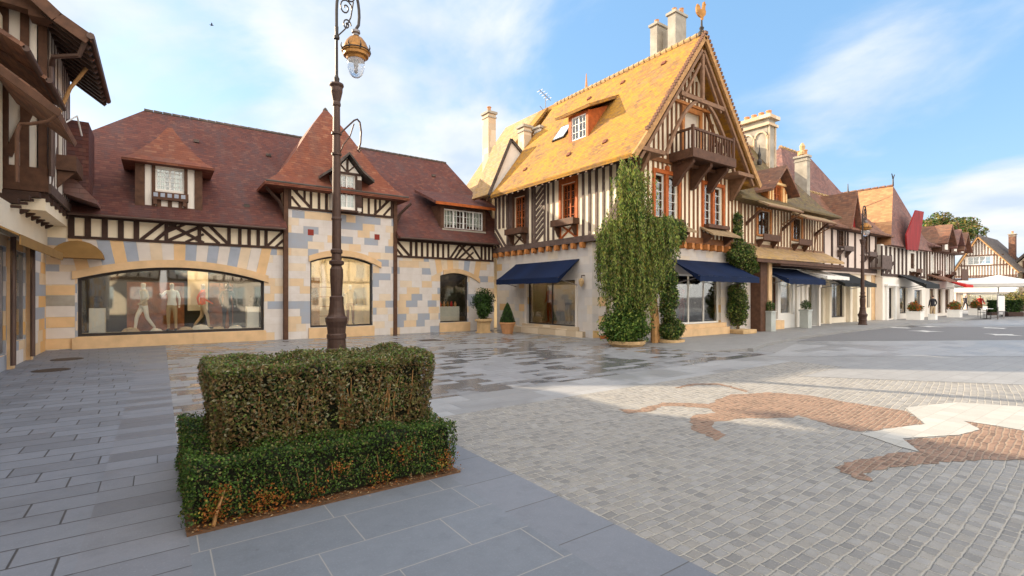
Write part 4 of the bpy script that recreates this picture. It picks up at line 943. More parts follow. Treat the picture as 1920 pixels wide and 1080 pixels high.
for s in (15.7, 16.8, 17.9):
    pts = [(.04, 5.75), (.22, 5.8), (.5, 6.15), (.9, 6.5), (.9, 6.62), (.04, 6.62)]
    mb.solid([FS(s-.08, n, z) for n, z in pts], [FS(s+.08, n, z) for n, z in pts])
mb.fbox(FS, BX0+.1, BX1-.1, .3, .42, 6.5, 6.61); mb.build('balcony_bracket', 'timber_brown', bal)
# main roof
def gable_prof(c, hw, ze, zr, fl=.55, th=.15, fz=.62):
    L = [(c-hw, ze), (c-hw+fl, ze+fz), (c, zr), (c+hw-fl, ze+fz), (c+hw, ze)]
    return L, [(c+hw-.04, ze-th), (c+hw-fl, ze+fz-th*1.35), (c, zr-th*1.7), (c-hw+fl, ze+fz-th*1.35), (c-hw+.04, ze-th)]
L, Lo = gable_prof(16.55, 3.95, 6.36, 11.47, .6, .13, .72)
mb = MB()
for i in range(4):
    a, b = L[i], L[i+1]; c, d = Lo[4-i], Lo[3-i]
    mb.fpoly(FA(10.80), [a, b, d, c], -8.62, 0)
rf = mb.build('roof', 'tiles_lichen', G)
mb = MB()
for i in range(4):
    a, b = L[i], L[i+1]; mb.fbar(FA(10.80), (a[0], a[1]-.14), (b[0], b[1]-.14), .20, -.05, .035)
mb.build('bargeboard', 'timber_tan', rf)
mb = MB()
for side in (-1, 1):      # projecting verge tiles
    n = 40
    for k in range(n):
        t = k/n; x = 16.55+side*(.05+3.85*t); z = 11.47-1.30*3.85*t*(1 if t < .85 else .985)
        mb.fbox(FA(10.80), x-.035, x+.035, -.05, .07, z-.07, z+.035) if t < .86 else None
mb.build('verge_tiles', 'tiles_rust', rf)
mb = MB()
for k in range(31): y = 10.85+8.55*k/31; mb.tube([(16.55, y, 11.47), (16.55, y+.26, 11.47)], [.12, .095], 8)
mb.build('ridge_tiles', 'tiles_tan', rf)
mb = MB()
for k in range(22): y = 11.0+k*.42; mb.solid(*[[(12.66, y+d, 6.26), (13.42, y+d, 6.98), (13.42, y+d, 6.85), (12.66, y+d, 6.17)] for d in (-.05, .05)])
mb.build('rafters', 'timber_brown', rf)
# cockerel finial and rear finial
mb = MB(); c = (16.55, 10.95, 11.5)
mb.lathe(c, [(.13, -.1), (.15, .02), (.06, .12), (.09, .2), (.04, .27), (.03, .5)], 12)
mb.build('finial', 'iron_dark', rf)
ck = [(0,0),(.06,.02),(.07,.12),(.17,.18),(.20,.30),(.16,.40),(.17,.50),(.21,.56),(.16,.60),(.14,.68),(.08,.66),(.06,.56),(.03,.44),(-.08,.38),(-.12,.52),(-.24,.60),(-.30,.48),(-.28,.30),(-.20,.20),(-.12,.14),(-.04,.12)]
mb = MB(); mb.fpoly(lambda s, n, z: (16.55+s*.55, 10.95-s*.42+n, 11.98+z*1.05), ck, -.03, .03)
mb.build('weather_cock', 'gilt', rf)
mb = MB(); mb.tube([(16.55, 17.1, 11.55), (16.55, 17.1, 12.25)], [.07, .015]); mb.build('finial', 'terracotta', rf)
# skylight, vents
def slope(px, py, x0=13.2, z0=7.08, k=1.31):   # point on the west slope under this part of the roof
    d = ray(px, py); t = (z0-k*x0-1.65)/(d[2]-k*d[0]); return Vector((d[0]*t, d[1]*t, 1.65+d[2]*t))
def on_slope(mb, c, hy, hs, up, m=0):
    u = Vector((0,1,0)); v = Vector((1,0,1.31)).normalized(); n = Vector((-1.31,0,1)).normalized()
    A = [c+u*a*hy+v*b*hs for a, b in ((-1,-1),(1,-1),(1,1),(-1,1))]; mb.solid([p-n*.03 for p in A], [p+n*up for p in A], m)
c = slope(1056, 249); mb = MB(); on_slope(mb, c, .40, .48, .07); sk = mb.build('skylight', 'iron_dark', rf)
sk.parent = G; sk.location = WL[sk]-WL[G]
mb = MB(); on_slope(mb, c, .33, .41, .076); mb.build('pane', 'glass_sky', sk) if 'glass_sky' in MAT else mb.build('pane', 'white_sheen', sk)
mb = MB()
for p in ((1245,119),(1168,155),(1105,185),(985,318),(1067,290),(1135,266)): on_slope(mb, slope(*p), .09, .09, .05)
mb.build('roof_vents', 'tiles_orange', rf)
# shed dormer on the west slope
mb = MB(); FDm = FX(13.92); mb.wall(FDm, 14.28, 15.45, 7.75, 9.12, [(14.42, 15.28, 8.06, 9.02)], n0=-.12)
for y in (14.28, 15.33): mb.solid([(14.04,y,7.9),(14.04,y+.12,7.9),(14.04,y+.12,9.12),(14.04,y,9.12)], [(15.3,y,9.3),(15.3,y+.12,9.3),(15.3,y+.12,9.62),(15.3,y,9.62)])
dm = mb.build('dormer', 'timber_red', G)
mb = MB(); mb.solid([(13.72,14.0,9.10),(15.75,14.0,9.98),(15.75,16.05,9.98),(13.72,16.05,9.10)], [(13.68,14.0,9.20),(15.75,14.0,10.12),(15.75,16.05,10.12),(13.68,16.05,9.20)]); mb.build('dormer_roof', 'tiles_lichen', dm)
window(G, FDm, 14.42, 15.28, 8.06, 9.02, 2, 3, cas=2, fw=.05, rec=.03)
# chimney on the ridge: two flues with a recess between
mb = MB(); X0, X1 = 16.75, 17.45
mb.box(X0, X1, 12.25, 12.62, 10.4, 12.98); mb.box(X0, X1, 13.15, 13.5, 10.4, 12.9); mb.box(X0+.38, X1-.02, 12.62, 13.15, 10.4, 12.7)
ch = mb.build('chimney', 'stone_grey', G)
mb = MB(); mb.box(X0-.06, X1+.06, 12.2, 12.68, 12.981, 13.08); mb.box(X0-.06, X1+.06, 13.1, 13.55, 12.901, 13.0); mb.build('chimney_cap', 'stone_grey', ch)
for i, (y, z) in enumerate(((12.45, 13.08), (12.3, 13.08), (13.32, 13.0))):
    mb = MB(); mb.lathe((X0+.2+.25*i*(i < 2), y, z), [(.09, 0), (.085, .16), (.10, .2)], 10); mb.build('chimney_pot', 'terracotta', ch)
# awnings
awning(G, FWG, 14.35, 18.62, 3.12, 2.38, 1.1, 'awning_navy', .22); awning(G, FSG, 15.7, 19.75, 3.05, 2.40, 1.25, 'awning_navy', .22)
mb = MB(); c = FWG(14.05, .12, 2.35); mb.tube([FWG(14.05, 0, 2.45), FWG(14.05, .15, 2.45), FWG(14.05, .15, 2.3)], .02); wl = mb.build('wall_lamp', 'iron_brown', G)
mb = MB(); mb.lathe(FWG(14.05, .17, 2.12), [(.02, -.12), (.09, -.02), (.11, .12), (.07, .2), (.02, .22)], 12); mb.build('lamp_shade', 'urn_stone', wl)
# wide timber column and stone pier at the end of the shopfront
mb = MB(); mb.box(21.36, 21.95, 11.25, 12.2, .09, 3.4); mb.build('timber_pier', 'timber_brown', G)
mb = MB(); mb.box(21.96, 22.25, 11.2, 12.2, .09, 3.4); mb.build('stone_pier', 'stone_trim', G)

# ================================================================== HOUSE BEHIND, TAN ROOF AND TALL CHIMNEY
Rr = thing('tan_roofed_house', 'house with tan tiled roof, white gable and tall narrow chimney, rising behind the yellow-roofed house', 'building', (17, 23, 0))
mb = MB(); RX, RZ = 17.6, 12.15; sl = 1.12
mb.solid([(12.9, 23.9, 6.9), (RX, 20.9, RZ), (RX, 24.0, RZ), (12.9, 24.4, 6.9)], [(12.8, 23.9, 6.7), (RX, 20.9, RZ-.3), (RX, 24.0, RZ-.3), (12.8, 24.4, 6.7)]) if False else None
P1 = gy(910, 362, 21.0); P2 = gy(975, 247, 21.0)
mb.solid([(P1[0], 21.0, P1[1]), (P2[0]+1.3, 21.0, P2[1]+1.3*1.05), (P2[0]+1.3, 24.2, P2[1]+1.3*1.05), (P1[0], 24.2, P1[1])][:4], [(P1[0], 21.0, P1[1]-.18), (P2[0]+1.3, 21.0, P2[1]+1.3*1.05-.18), (P2[0]+1.3, 24.2, P2[1]+1.3*1.05-.18), (P1[0], 24.2, P1[1]-.18)])
mb.build('roof', 'tiles_tan', Rr)
rz = P2[1]+1.3*1.05; rx = P2[0]+1.3
mb = MB(); mb.solid([(rx, 19.5, rz), (rx, 24.2, rz), (rx+4.5, 24.2, rz-5), (rx+4.5, 19.5, rz-5)], [(rx, 19.5, rz-.2), (rx, 24.2, rz-.2), (rx+4.4, 24.2, rz-5.2), (rx+4.4, 19.5, rz-5.2)]); 
mb.solid([(15.2, 20.3, 9.75), (rx, 20.3, rz), (rx, 20.99, rz), (15.2, 20.99, 9.75)], [(15.2, 20.3, 9.55), (rx, 20.3, rz-.2), (rx, 20.99, rz-.2), (15.2, 20.99, 9.55)])
mb.build('far_slope', 'tiles_lichen', Rr)
GY = 19.55; a = gy(957, 264, GY); b = gy(915, 366, GY); c = gy(1000, 312, GY)
mb = MB(); mb.fpoly(FA(GY), [a, (b[0]+.12, b[1]+.2), (c[0], b[1]+.2), c], -.2, 0); mb.build('white_gable', 'plaster_white', Rr)
mb = MB(); mb.fbar(FA(GY), (a[0], a[1]+.06), (b[0], b[1]+.0), .14, -1.4, .06, 1); mb.fbar(FA(GY), (a[0], a[1]+.06), (b[0], b[1]+.0), .15, .061, .10, 0); mb.fbar(FA(GY), (a[0], a[1]+.06), (c[0]+.6, c[1]-.5), .12, -1.4, .1); mb.build('gable_roof', ['tiles_grey', 'tiles_tan'], Rr)
mb = MB(); mb.box(P1[0]+.6, rx+3, 21.3, 24.0, 0, P1[1]+.3); mb.build('wall', 'plaster_warm', Rr)
def chimney(par, x0, x1, y0, y1, z0, z1, m='stone_warm', pots=1, cap=.07):
    mb = MB(); mb.box(x0, x1, y0, y1, z0, z1); c = mb.build('chimney', m, par)
    mb = MB(); mb.box(x0-cap, x1+cap, y0-cap, y1+cap, z1+.001, z1+.12); mb.box(x0-cap*.5, x1+cap*.5, y0-cap*.5, y1+cap*.5, z1-.22, z1-.15); mb.build('chimney_cap', 'stone_grey', c)
    for k in range(pots):
        mb = MB(); L = x1-x0 if x1-x0 > y1-y0 else y1-y0; t = (k+.5)/pots
        p = (x0+(x1-x0)*t, (y0+y1)/2, z1+.12) if x1-x0 > y1-y0 else ((x0+x1)/2, y0+(y1-y0)*t, z1+.12)
        mb.lathe(p, [(.12, 0), (.10, .08), (.10, .26), (.13, .3), (.11, .33)], 10); mb.build('chimney_pot', 'terracotta', c)
    return c
q = gy(918, 300, 22.4); chimney(Rr, q[0]-.24, q[0]+.24, 22.15, 22.75, 7.4, gy(918, 212, 22.4)[1]-.1, 'stone_warm', 1)
q = gy(988, 265, 19.5); chimney(Rr, q[0]-.26, q[0]+.20, 19.4, 19.9, 8.2, gy(988, 240, 19.5)[1], 'stone_warm', 0)
q = gy(1014, 262, 19.2); chimney(Rr, q[0]-.2, q[0]+.22, 19.0, 19.5, 8.4, gy(1014, 243, 19.2)[1], 'plaster_white', 0)
q = gy(1023, 205, 20.6); mb = MB(); X, Z = q
mb.tube([(X, 20.6, Z-1.0), (X, 20.6, Z+.85)], .02); mb.tube([(X-.45, 20.6, Z+.95), (X+.35, 20.6, Z+.55)], .016)
for k in range(5): mb.tube([(X-.38+.15*k, 20.35, Z+.92-.075*k), (X-.38+.15*k, 20.85, Z+.92-.075*k)], .010, 5)
mb.tube([(X-.4, 20.6, Z+.1), (X, 20.6, Z-.2)], .014)
mb.build('tv_antenna', 'zinc', Rr)
# ================================================================== THE STREET ROW
def simple_window(par, f, s0, s1, z0, z1, fm='timber_brown', rows=3, box=None, sur=None):
    if sur:
        mb = MB(); mb.fbox(f, s0-.1, s0, 0, .06, z0-.08, z1+.1); mb.fbox(f, s1, s1+.1, 0, .06, z0-.08, z1+.1); mb.fbox(f, s0, s1, 0, .06, z1, z1+.1); mb.fbox(f, s0, s1, 0, .06, z0-.08, z0); mb.build('window_surround', sur, par)
    window(par, f, s0, s1, z0, z1, 2, rows, fm=fm, cas=2, rec=.05, fw=.05, curtain='cloth_white')
    if box:
        mb = MB(); mb.fbox(f, s0-.2, s1+.2, .06, .42, z0-.3, z0-.25); mb.fbox(f, s0-.2, s1+.2, .38, .42, z0-.25, z0-.02)
        for s in (s0-.1, s1+.05): mb.solid(*[[f(s+d, .02, z0-.65), f(s+d, .1, z0-.65), f(s+d, .36, z0-.3), f(s+d, .02, z0-.3)] for d in (0, .06)])
        mb.build('window_box', box, par)
def hip(par, x0, x1, y0, y1, ze, rx0, rx1, ry, zr, m, fl=.35, ridge='tiles_tan', name='roof'):
    mb = MB(); k = .16
    def L(t, e=0): return (x0+(rx0-x0)*t, x1+(rx1-x1)*t, y0+(ry-.04-y0)*t, y1+(ry+.04-y1)*t)
    a = L(0); b = L(.2)
    mb.loft([(*a, ze), (*a, ze+.1), (*b, ze+(zr-ze)*(.2-fl*.2)), (*L(1), zr)])
    o = mb.build(name, m, par)
    if ridge:
        mb = MB(); n = max(3, int((rx1-rx0)/.4))
        for q in range(n): x = rx0+(rx1-rx0)*q/n; mb.tube([(x, ry, zr), (x+(rx1-rx0)/n*.85, ry, zr)], [.13, .10], 6)
        mb.build('ridge_tiles', ridge, o)
    return o
# ---- house B: next door
Hb = thing('timber_row_house', 'half-timbered house with mossy roof and big arcaded chimney, adjoining the yellow-roofed corner house', 'building', (24.5, 11.7, 0))
FB = FA(11.75); bx0, bx1 = 20.32, 28.6
mb = MB(); bh = [(22.0, 23.1, 4.45, 5.55), (25.3, 26.2, 4.45, 5.5)]
mb.wall(FB, bx0, bx1, 3.0, 5.85, bh); mb.build('plaster_wall', 'plaster_warm', Hb)
mb = MB(); mb.box(bx0, bx1, 16, 16.2, 0, 5.85); mb.box(bx1-.2, bx1, 12.02, 15.98, 0, 5.85); mb.build('rear_wall', 'plaster_warm', Hb)
mb = MB(); Z = [(a-.12, b+.12, c-.6, d+.1) for a, b, c, d in bh]
mb.posts(FB, bx0, bx1, 4.02, 5.7, .30, .095, Z, n1=.04); mb.fbox(FB, bx0, bx1, 0, .07, 3.86, 4.0); mb.fbox(FB, bx0, bx1, 0, .06, 5.7, 5.84); mb.build('timber_frame', 'timber_weathered', Hb)
for a, b, c, d in bh: simple_window(Hb, FB, a, b, c, d, 'timber_brown', 3, 'timber_brown', 'timber_orange')
mb = MB(); mb.solid([(20.2, 11.72, 3.78), (28.7, 11.72, 3.82), (28.7, 10.75, 3.28), (20.2, 10.75, 3.22)], [(20.2, 11.72, 3.90), (28.7, 11.72, 3.93), (28.7, 10.75, 3.38), (20.2, 10.75, 3.32)]); pb = mb.build('lean_to_roof', 'tiles_tan', Hb)
mb = MB(); mb.box(20.2, 28.7, 10.77, 10.85, 3.08, 3.22); mb.box(22.3, 28.7, 10.85, 11.9, 3.0, 3.08); mb.build('beam', 'timber_brown', pb)
for c in (21.0, 24.2, 27.6): mb = MB(); mb.solid(*[[(c+d, 11.7, 4.9), (c+d, 11.1, 5.35), (c+d, 11.0, 5.35), (c+d, 11.7, 4.75)] for d in (-.05, .05)]); mb.build('eave_brace', 'timber_brown', Hb)
hip(Hb, 19.6, 29.3, 11.1, 17.2, 5.72, 21.4, 26.8, 14.2, 9.65, 'tiles_mossy')
# low porch roofs stepping out above the windows
for (a, b, z) in ((20.9, 24.0, 5.78), (24.3, 27.6, 5.55)):
    mb = MB(); mb.solid([(a, 11.3, z), (b, 11.3, z), (b, 10.7, z-.32), (a, 10.7, z-.32)], [(a, 11.3, z+.09), (b, 11.3, z+.09), (b, 10.7, z-.23), (a, 10.7, z-.23)]); q = mb.build('pent_roof', 'shingle', Hb)
    mb = MB(); mb.tube([(a, 10.68, z-.3), (b, 10.68, z-.3)], .05); mb.tube([(b-.1, 10.7, z-.33), (b-.3, 11.5, z-.8), (b-.3, 11.68, z-2)], .03); mb.build('gutter', 'timber_weathered', q)
# gabled dormer in orange timber
c = gy(1456, 360, 11.5)[0]; FG2 = FA(11.45); mb = MB(); mb.wall(FG2, c-.85, c+.85, 5.9, lambda s: 7.35-abs(s-c)*.95, [(c-.35, c+.35, 6.0, 6.75)], n0=-1.5, brk=(c,)); dmb = mb.build('dormer', 'timber_orange', Hb)
mb = MB()
for k in (-.75, -.5, .5, .75): mb.fbox(FG2, c+k-.05, c+k+.05, 0, .05, 5.9, 7.3-abs(k)*.95-.15)
mb.fbox(FG2, c-.8, c+.8, 0, .06, 6.78, 6.88); mb.build('dormer_timber', 'plaster_yellow', dmb)
mb = MB()
for sg in (-1, 1):
    P = [(c, 7.62), (c+1.25*sg, 6.42)]; mb.fpoly(FG2, [P[0], P[1], (P[1][0], P[1][1]-.12), (c, 7.48)], -1.9, .42)
dr2 = mb.build('dormer_roof', 'tiles_rust', dmb)
window(Hb, FG2, c-.35, c+.35, 6.0, 6.75, 2, 2, fm='timber_red', cas=2, rec=.05, fw=.05, curtain=None)
# big arcaded chimney
chm = MB(); chm.box(26.0, 26.75, 13.3, 14.8, 7.5, 11.0); chb = chm.build('chimney', 'stone_grey', Hb)
mb = MB(); mb.box(25.88, 26.87, 13.18, 14.92, 10.62, 10.75); mb.box(25.82, 26.93, 13.12, 14.98, 11.001, 11.18)
FXC = FX(26.0)
for cc in (13.68, 14.42):
    for k in range(8):
        a, b = PI*k/8, PI*(k+1)/8
        mb.fpoly(FXC, [(cc+.27*math.cos(a), 10.05+.27*math.sin(a)), (cc+.27*math.cos(b), 10.05+.27*math.sin(b)), (cc+.35*math.cos(b), 10.05+.35*math.sin(b)), (cc+.35*math.cos(a), 10.05+.35*math.sin(a))], -.02, .06)
for cc in (13.34, 14.05, 14.76): mb.fbox(FXC, cc-.04, cc+.04, -.02, .06, 8.0, 10.1)
for cc in (26.05, 26.70): mb.fbox(FA(13.3), cc-.05, cc+.05, -.02, .06, 8.0, 10.6)
mb.build('chimney_mouldings', 'stone_warm', chb)
for k in range(4):
    mb = MB(); mb.lathe((26.37, 13.45+.4*k, 11.18), [(.14, 0), (.13, .25), (.15, .28), (.14, .32)], 10); mb.build('chimney_pot', 'terracotta', chb)
mb = MB(); p = gx(1424, 292, 24.6); mb.lathe((24.6, p[0], p[1]-.45), [(.1, 0), (.12, .15), (.05, .3), (.08, .5), (.03, .7), (.01, 1.0)], 8); mb.build('finial', 'iron_dark', Hb)
# ground floor: navy awning, white arcade, white awning
FBg = FA(11.85)
mb = MB(); arcB = lambda s: 2.15+.45*math.sqrt(max(0, 1-((s-27.6)/.75)**2))
mb.wall(FBg, 22.26, 28.6, .09, 3.0, [(22.5, 24.1, .55, 2.55), (24.35, 25.6, .75, 2.55), (26.95, 28.25, .1, arcB)], n0=-.3); mb.build('ground_wall', 'white_paint', Hb)
shop_window(Hb, FBg, 22.5, 24.1, .55, 2.55, 1, fm='timber_brown'); shop_window(Hb, FBg, 24.35, 25.6, .75, 2.55, 1, fm='white_paint')
room(Hb, FBg, 22.6, 24.0, .55, 2.55, 1.4, 'display_orange', 'display_orange', n0=-.32); room(Hb, FBg, 24.6, 25.4, .75, 2.55, 1.4, 'display_cream', 'display_grey', n0=-.32)
mb = MB(); mb.fbox(FBg, 26.95, 28.25, -1.2, -1.15, .1, 2.65); dB = mb.build('shop_door', 'display_dark', Hb)
mb = MB()
for s in (26.9, 28.3): mb.fbox(FBg, s-.09, s+.09, 0, .1, .09, 2.1); mb.fbox(FBg, s-.13, s+.13, 0, .14, 2.1, 2.22)
for k in range(12):
    a, b = PI*k/12, PI*(k+1)/12; mb.fpoly(FBg, [(27.6+.7*math.cos(a), 2.2+.45*math.sin(a)), (27.6+.7*math.cos(b), 2.2+.45*math.sin(b)), (27.6+.9*math.cos(b), 2.2+.62*math.sin(b)), (27.6+.9*math.cos(a), 2.2+.62*math.sin(a))], -.01, .09)
for s in (25.9, 26.45): mb.fbox(FBg, s-.1, s+.1, 0, .08, .09, 2.9)
mb.build('door_surround', 'plaster_white', Hb)
mb = MB(); mb.fbox(FBg, 22.3, 24.2, 0, .25, .09, .5); mb.build('stone_sill', 'stone_trim', Hb)
awning(Hb, FBg, 22.3, 25.9, 2.98, 2.42, 1.35, 'awning_navy', .24); awning(Hb, FBg, 26.2, 28.75, 3.0, 2.62, 1.3, 'awning_white', .16)

# ---- house C: tall purple hipped roof, chimney in front
Hc = thing('purple_roofed_house', 'white timbered house under a tall purple-brown hipped roof with a plain grey chimney', 'building', (34, 12.4, 0))
FC_ = FA(12.3); cx0, cx1 = 28.85, 37.6
hc = [(31.9, 32.8, 4.55, 5.5), (35.6, 36.4, 4.4, 5.6)]
mb = MB(); mb.wall(FC_, cx0, cx1, 3.0, 5.6, hc); mb.build('plaster_wall', 'plaster_pink', Hc)
mb = MB(); mb.box(cx0, cx1, 17.5, 17.7, 0, 5.7); mb.box(cx0, cx0+.2, 12.56, 17.4, 0, 6.2); mb.build('rear_wall', 'plaster_warm', Hc)
mb = MB(); Z = [(a-.12, b+.12, c-.1, d+.1) for a, b, c, d in hc]
mb.posts(FC_, cx0, cx1, 3.35, 5.45, 1.05, .17, Z, n1=.05); mb.fbox(FC_, cx0, cx1, 0, .07, 3.1, 3.34); mb.fbox(FC_, cx0, cx1, 0, .06, 5.45, 5.6)
mb.fbar(FC_, (29.1, 3.4), (30.0, 4.6), .12, 0, .045); mb.fbar(FC_, (37.3, 4.6), (38.1, 3.4), .12, 0, .045); mb.build('timber_frame', 'timber_dark', Hc)
for a, b, c, d in hc: simple_window(Hc, FC_, a, b, c, d, 'timber_brown', 3, 'timber_grey', 'timber_dark')
hip(Hc, 28.0, 41.5, 13.2, 20, 6.6, 31.4, 35.2, 15.3, 10.9, 'tiles_purple', fl=.75)
hip(Hc, 29.0, 39.2, 11.8, 16.2, 5.5, 31.5, 37.4, 13.9, 7.95, 'tiles_rust')
p0, p1 = gx(1490, 300, 30.6), gx(1513, 300, 30.6)
chimney(Hc, 30.6, 31.0, p1[0], p0[0], 5.8, gx(1500, 296, 30.6)[1], 'stone_grey', 2)
mb = MB(); q = gx(1504, 292, 30.6)
mb.lathe((30.8, (p0[0]+p1[0])/2, q[1]+.1), [(.2, 0), (.22, .15), (.12, .25), (.16, .5), (.05, .7)], 10); mb.build('chimney_cowl', 'urn_stone', Hc)
for px in (1481, 1590):
    q = gy(px, 290 if px < 1500 else 352, 15.3); mb = MB(); mb.tube([(q[0], 15.3, q[1]-1), (q[0], 15.3, q[1]+.3)], [.09, .02]); mb.build('finial', 'iron_dark', Hc)
mb = MB(); c = gy(1590, 400, 12.2)[0]; mb.fpoly(FA(12.0), [(c-.55, 5.65), (c+.55, 5.65), (c, 7.5)], -1.0, 0); dc = mb.build('dormer', 'red_board', Hc)
mb = MB()
for sg in (-1, 1): mb.fpoly(FA(12.0), [(c, 7.75), (c+.85*sg, 5.5), (c+.72*sg, 5.5), (c, 7.5)], -2, .3)
mb.build('dormer_roof', 'tiles_rust', dc)
FCg = FA(12.45)
mb = MB(); mb.wall(FCg, cx0, cx1, .09, 3.08, [(29.3, 30.4, .12, 2.5), (31.2, 33.2, .4, 2.4), (36.6, 37.1, .9, 2.3)], n0=-.3); mb.build('ground_wall', 'plaster_cream', Hc)
mb = MB(); mb.fbox(FCg, 35.4, 38.3, 0, .02, .1, 2.95) if False else mb.fbox(FCg, 35.6, 36.4, 0, .03, .1, 3.0); mb.fbox(FCg, 37.3, 38.25, 0, .03, .1, 3.0); mb.build('stone_dressing', 'stone_trim', Hc)
shop_window(Hc, FCg, 29.3, 30.4, .12, 2.5, 1); shop_window(Hc, FCg, 31.2, 33.2, .4, 2.4, 2); shop_window(Hc, FCg, 36.6, 37.1, .9, 2.3, 1)
room(Hc, FCg, 29.6, 33.0, .15, 2.5, 1.3, 'display_cream', 'display_grey', n0=-.32)
awning(Hc, FCg, 29.3, 33.6, 3.05, 2.35, 1.5, 'awning_black', .2)
for s in (30.8, 33.6, 34.6):
    mb = MB(); mb.fbox(FCg, s-.13, s+.13, 0, .22, .09, 2.5); mb.fbox(FCg, s-.18, s+.18, 0, .27, 2.5, 2.62); mb.build('pilaster', 'plaster_cream', Hc)
mb = MB(); mb.fbox(FC_, 36.5, 38.2, .05, .7, 3.35, 3.45); mb.fbox(FC_, 36.5, 38.2, .64, .7, 3.45, 4.2)
for k in range(9): mb.fbox(FC_, 36.5, 36.54, .1+.07*k, .13+.07*k, 3.45, 4.2)
mb.build('balcony', 'timber_grey', Hc)

# ---- house D: hipped gable, left slope with sunlight painted in as orange, red boarded bay
Hd = thing('hipped_gable_house', 'white house with steep hipped gable roof, left slope coloured sunlit orange and tall red boarded bay', 'building', (43.5, 12.3, 0))
FD_ = FA(12.1); dx0, dx1 = 37.8, 46.3
mb = MB(); hd_ = [(43.4, 44.2, 3.6, 4.7)]
mb.wall(FD_, dx0, dx1, 2.9, 5.0, hd_); mb.build('plaster_wall', 'plaster_white', Hd)
mb = MB(); mb.posts(FD_, dx0, dx1, 3.1, 4.9, .75, .22, [(43.28, 44.32, 3.4, 4.85)], n1=.05); mb.fbox(FD_, dx0, dx1, 0, .07, 2.95, 3.12); mb.fbar(FD_, (37.9, 3.1), (39.6, 4.3), .18, 0, .06); mb.fbar(FD_, (38.7, 3.1), (40, 3.9), .16, 0, .058); mb.build('timber_frame', 'timber_dark', Hd)
mb = MB(); ax, ay, az = 43.6, 13.2, 9.7
V = [(38.3, 11.7, 4.95), (46.6, 11.7, 4.95), (38.3, 22, 4.95), (46.6, 22, 4.95), (ax, ay, az), (ax, 22, az)]
o_ = 4.85
for tri in ([0, 1, 4], [0, 4, 5, 2], [1, 3, 5, 4], [2, 5, 3], [0, 2, 3, 1]):
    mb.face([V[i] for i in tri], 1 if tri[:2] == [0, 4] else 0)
mb.build('roof', ['tiles_purple', 'tiles_sun_tinted'], Hd)
mb = MB()
for k in range(16): y = ay+7.5*k/16; mb.tube([(ax, y, az), (ax, y+.4, az)], [.12, .09], 6)
mb.build('ridge_tiles', 'tiles_rust', Hd)
mb = MB(); mb.tube([(ax, ay, az), (ax, ay, az+.5), (ax-.25, ay, az+.85)], [.06, .04, .03]); mb.tube([(ax, ay, az+.5), (ax+.3, ay, az+.85)], [.04, .03]); mb.build('finial', 'iron_dark', Hd)
mb = MB(); mb.fpoly(FA(11.55), [gy(*p, 11.55) for p in ((1699,441),(1701,468),(1721,470),(1724,453),(1732,397),(1717,394))], -.06, .02); rb = mb.build('red_boarded_bay', 'red_board', Hd)
mb = MB()
for k in range(4): a_ = gy(1703+5*k, 464, 11.55); mb.fbox(FA(11.55), a_[0]-.04, a_[0]+.04, 0, .05, a_[1], a_[1]+.9+.6*k)
simple_window(Hd, FD_, 43.4, 44.2, 3.6, 4.7, 'timber_brown', 3, 'timber_brown', None)
mb = MB(); mb.wall(FD_, dx0, dx1, .09, 2.88, [(38.5, 39.7, .15, 2.2), (40.9, 42.4, .45, 2.3), (43.8, 45.4, .3, 2.1)], n0=-.3, n1=.1); mb.build('ground_wall', 'plaster_white', Hd)
FDg = FA(12.0); shop_window(Hd, FDg, 38.5, 39.7, .15, 2.2, 2); shop_window(Hd, FDg, 40.9, 42.4, .45, 2.3, 1); shop_window(Hd, FDg, 43.8, 45.4, .3, 2.1, 1, fm='zinc')
room(Hd, FDg, 38.8, 45.2, .2, 2.3, 1.3, 'display_grey', 'display_cream', n0=-.4)
mb = MB(); mb.fbox(FDg, 38.25, 38.5, 0, .12, .09, 2.3); mb.fbox(FDg, 39.7, 39.95, 0, .12, .09, 2.3); mb.fbox(FDg, 38.1, 40.1, 0, .2, 2.3, 2.42); mb.build('door_surround', 'white_paint', Hd)
awning(Hd, FDg, 40.6, 43.4, 3.1, 2.45, 1.5, 'awning_black', .3)

# ---- house E
He = thing('gabled_row_house', 'far half-timbered house with three gablets and a small red awning, beside the street-end house', 'building', (49.31, 12.3, 0))
FE_ = FA(12.0)
mb = MB(); mb.wall(FE_, 46.40, 53.43, .09, 5.4, [(47.18, 48.39, .3, 2.2), (49.10, 50.30, .3, 2.2), (51.02, 52.22, .3, 2.2), (47.54, 48.10, 3.6, 4.7), (51.09, 51.72, 3.6, 4.7)]); mb.build('wall', 'plaster_white', He)
mb = MB(); mb.posts(FE_, 46.40, 53.43, 2.95, 5.3, .62, .17, [(47.39, 48.25, 3.4, 4.8), (50.94, 51.87, 3.4, 4.8)], n1=.05); mb.fbox(FE_, 46.40, 53.43, 0, .07, 2.8, 2.96); mb.build('timber_frame', 'timber_brown', He)
for a, b in ((47.18, 48.39), (49.10, 50.30), (51.37, 52.22)): shop_window(He, FE_, a, b, .3, 2.2, 2, fm='timber_brown')
room(He, FE_, 47.32, 52.08, .3, 2.2, 1.2, 'display_grey', 'display_cream', n0=-.3)
for a, b in ((47.54, 48.10), (51.09, 51.72)): simple_window(He, FE_, a, b, 3.6, 4.7, 'white_paint', 3, 'timber_brown', None)
hip(He, 46.12, 54.14, 11.4, 18, 5.3, 47.18, 52.15, 14.6, 8.3, 'tiles_purple')
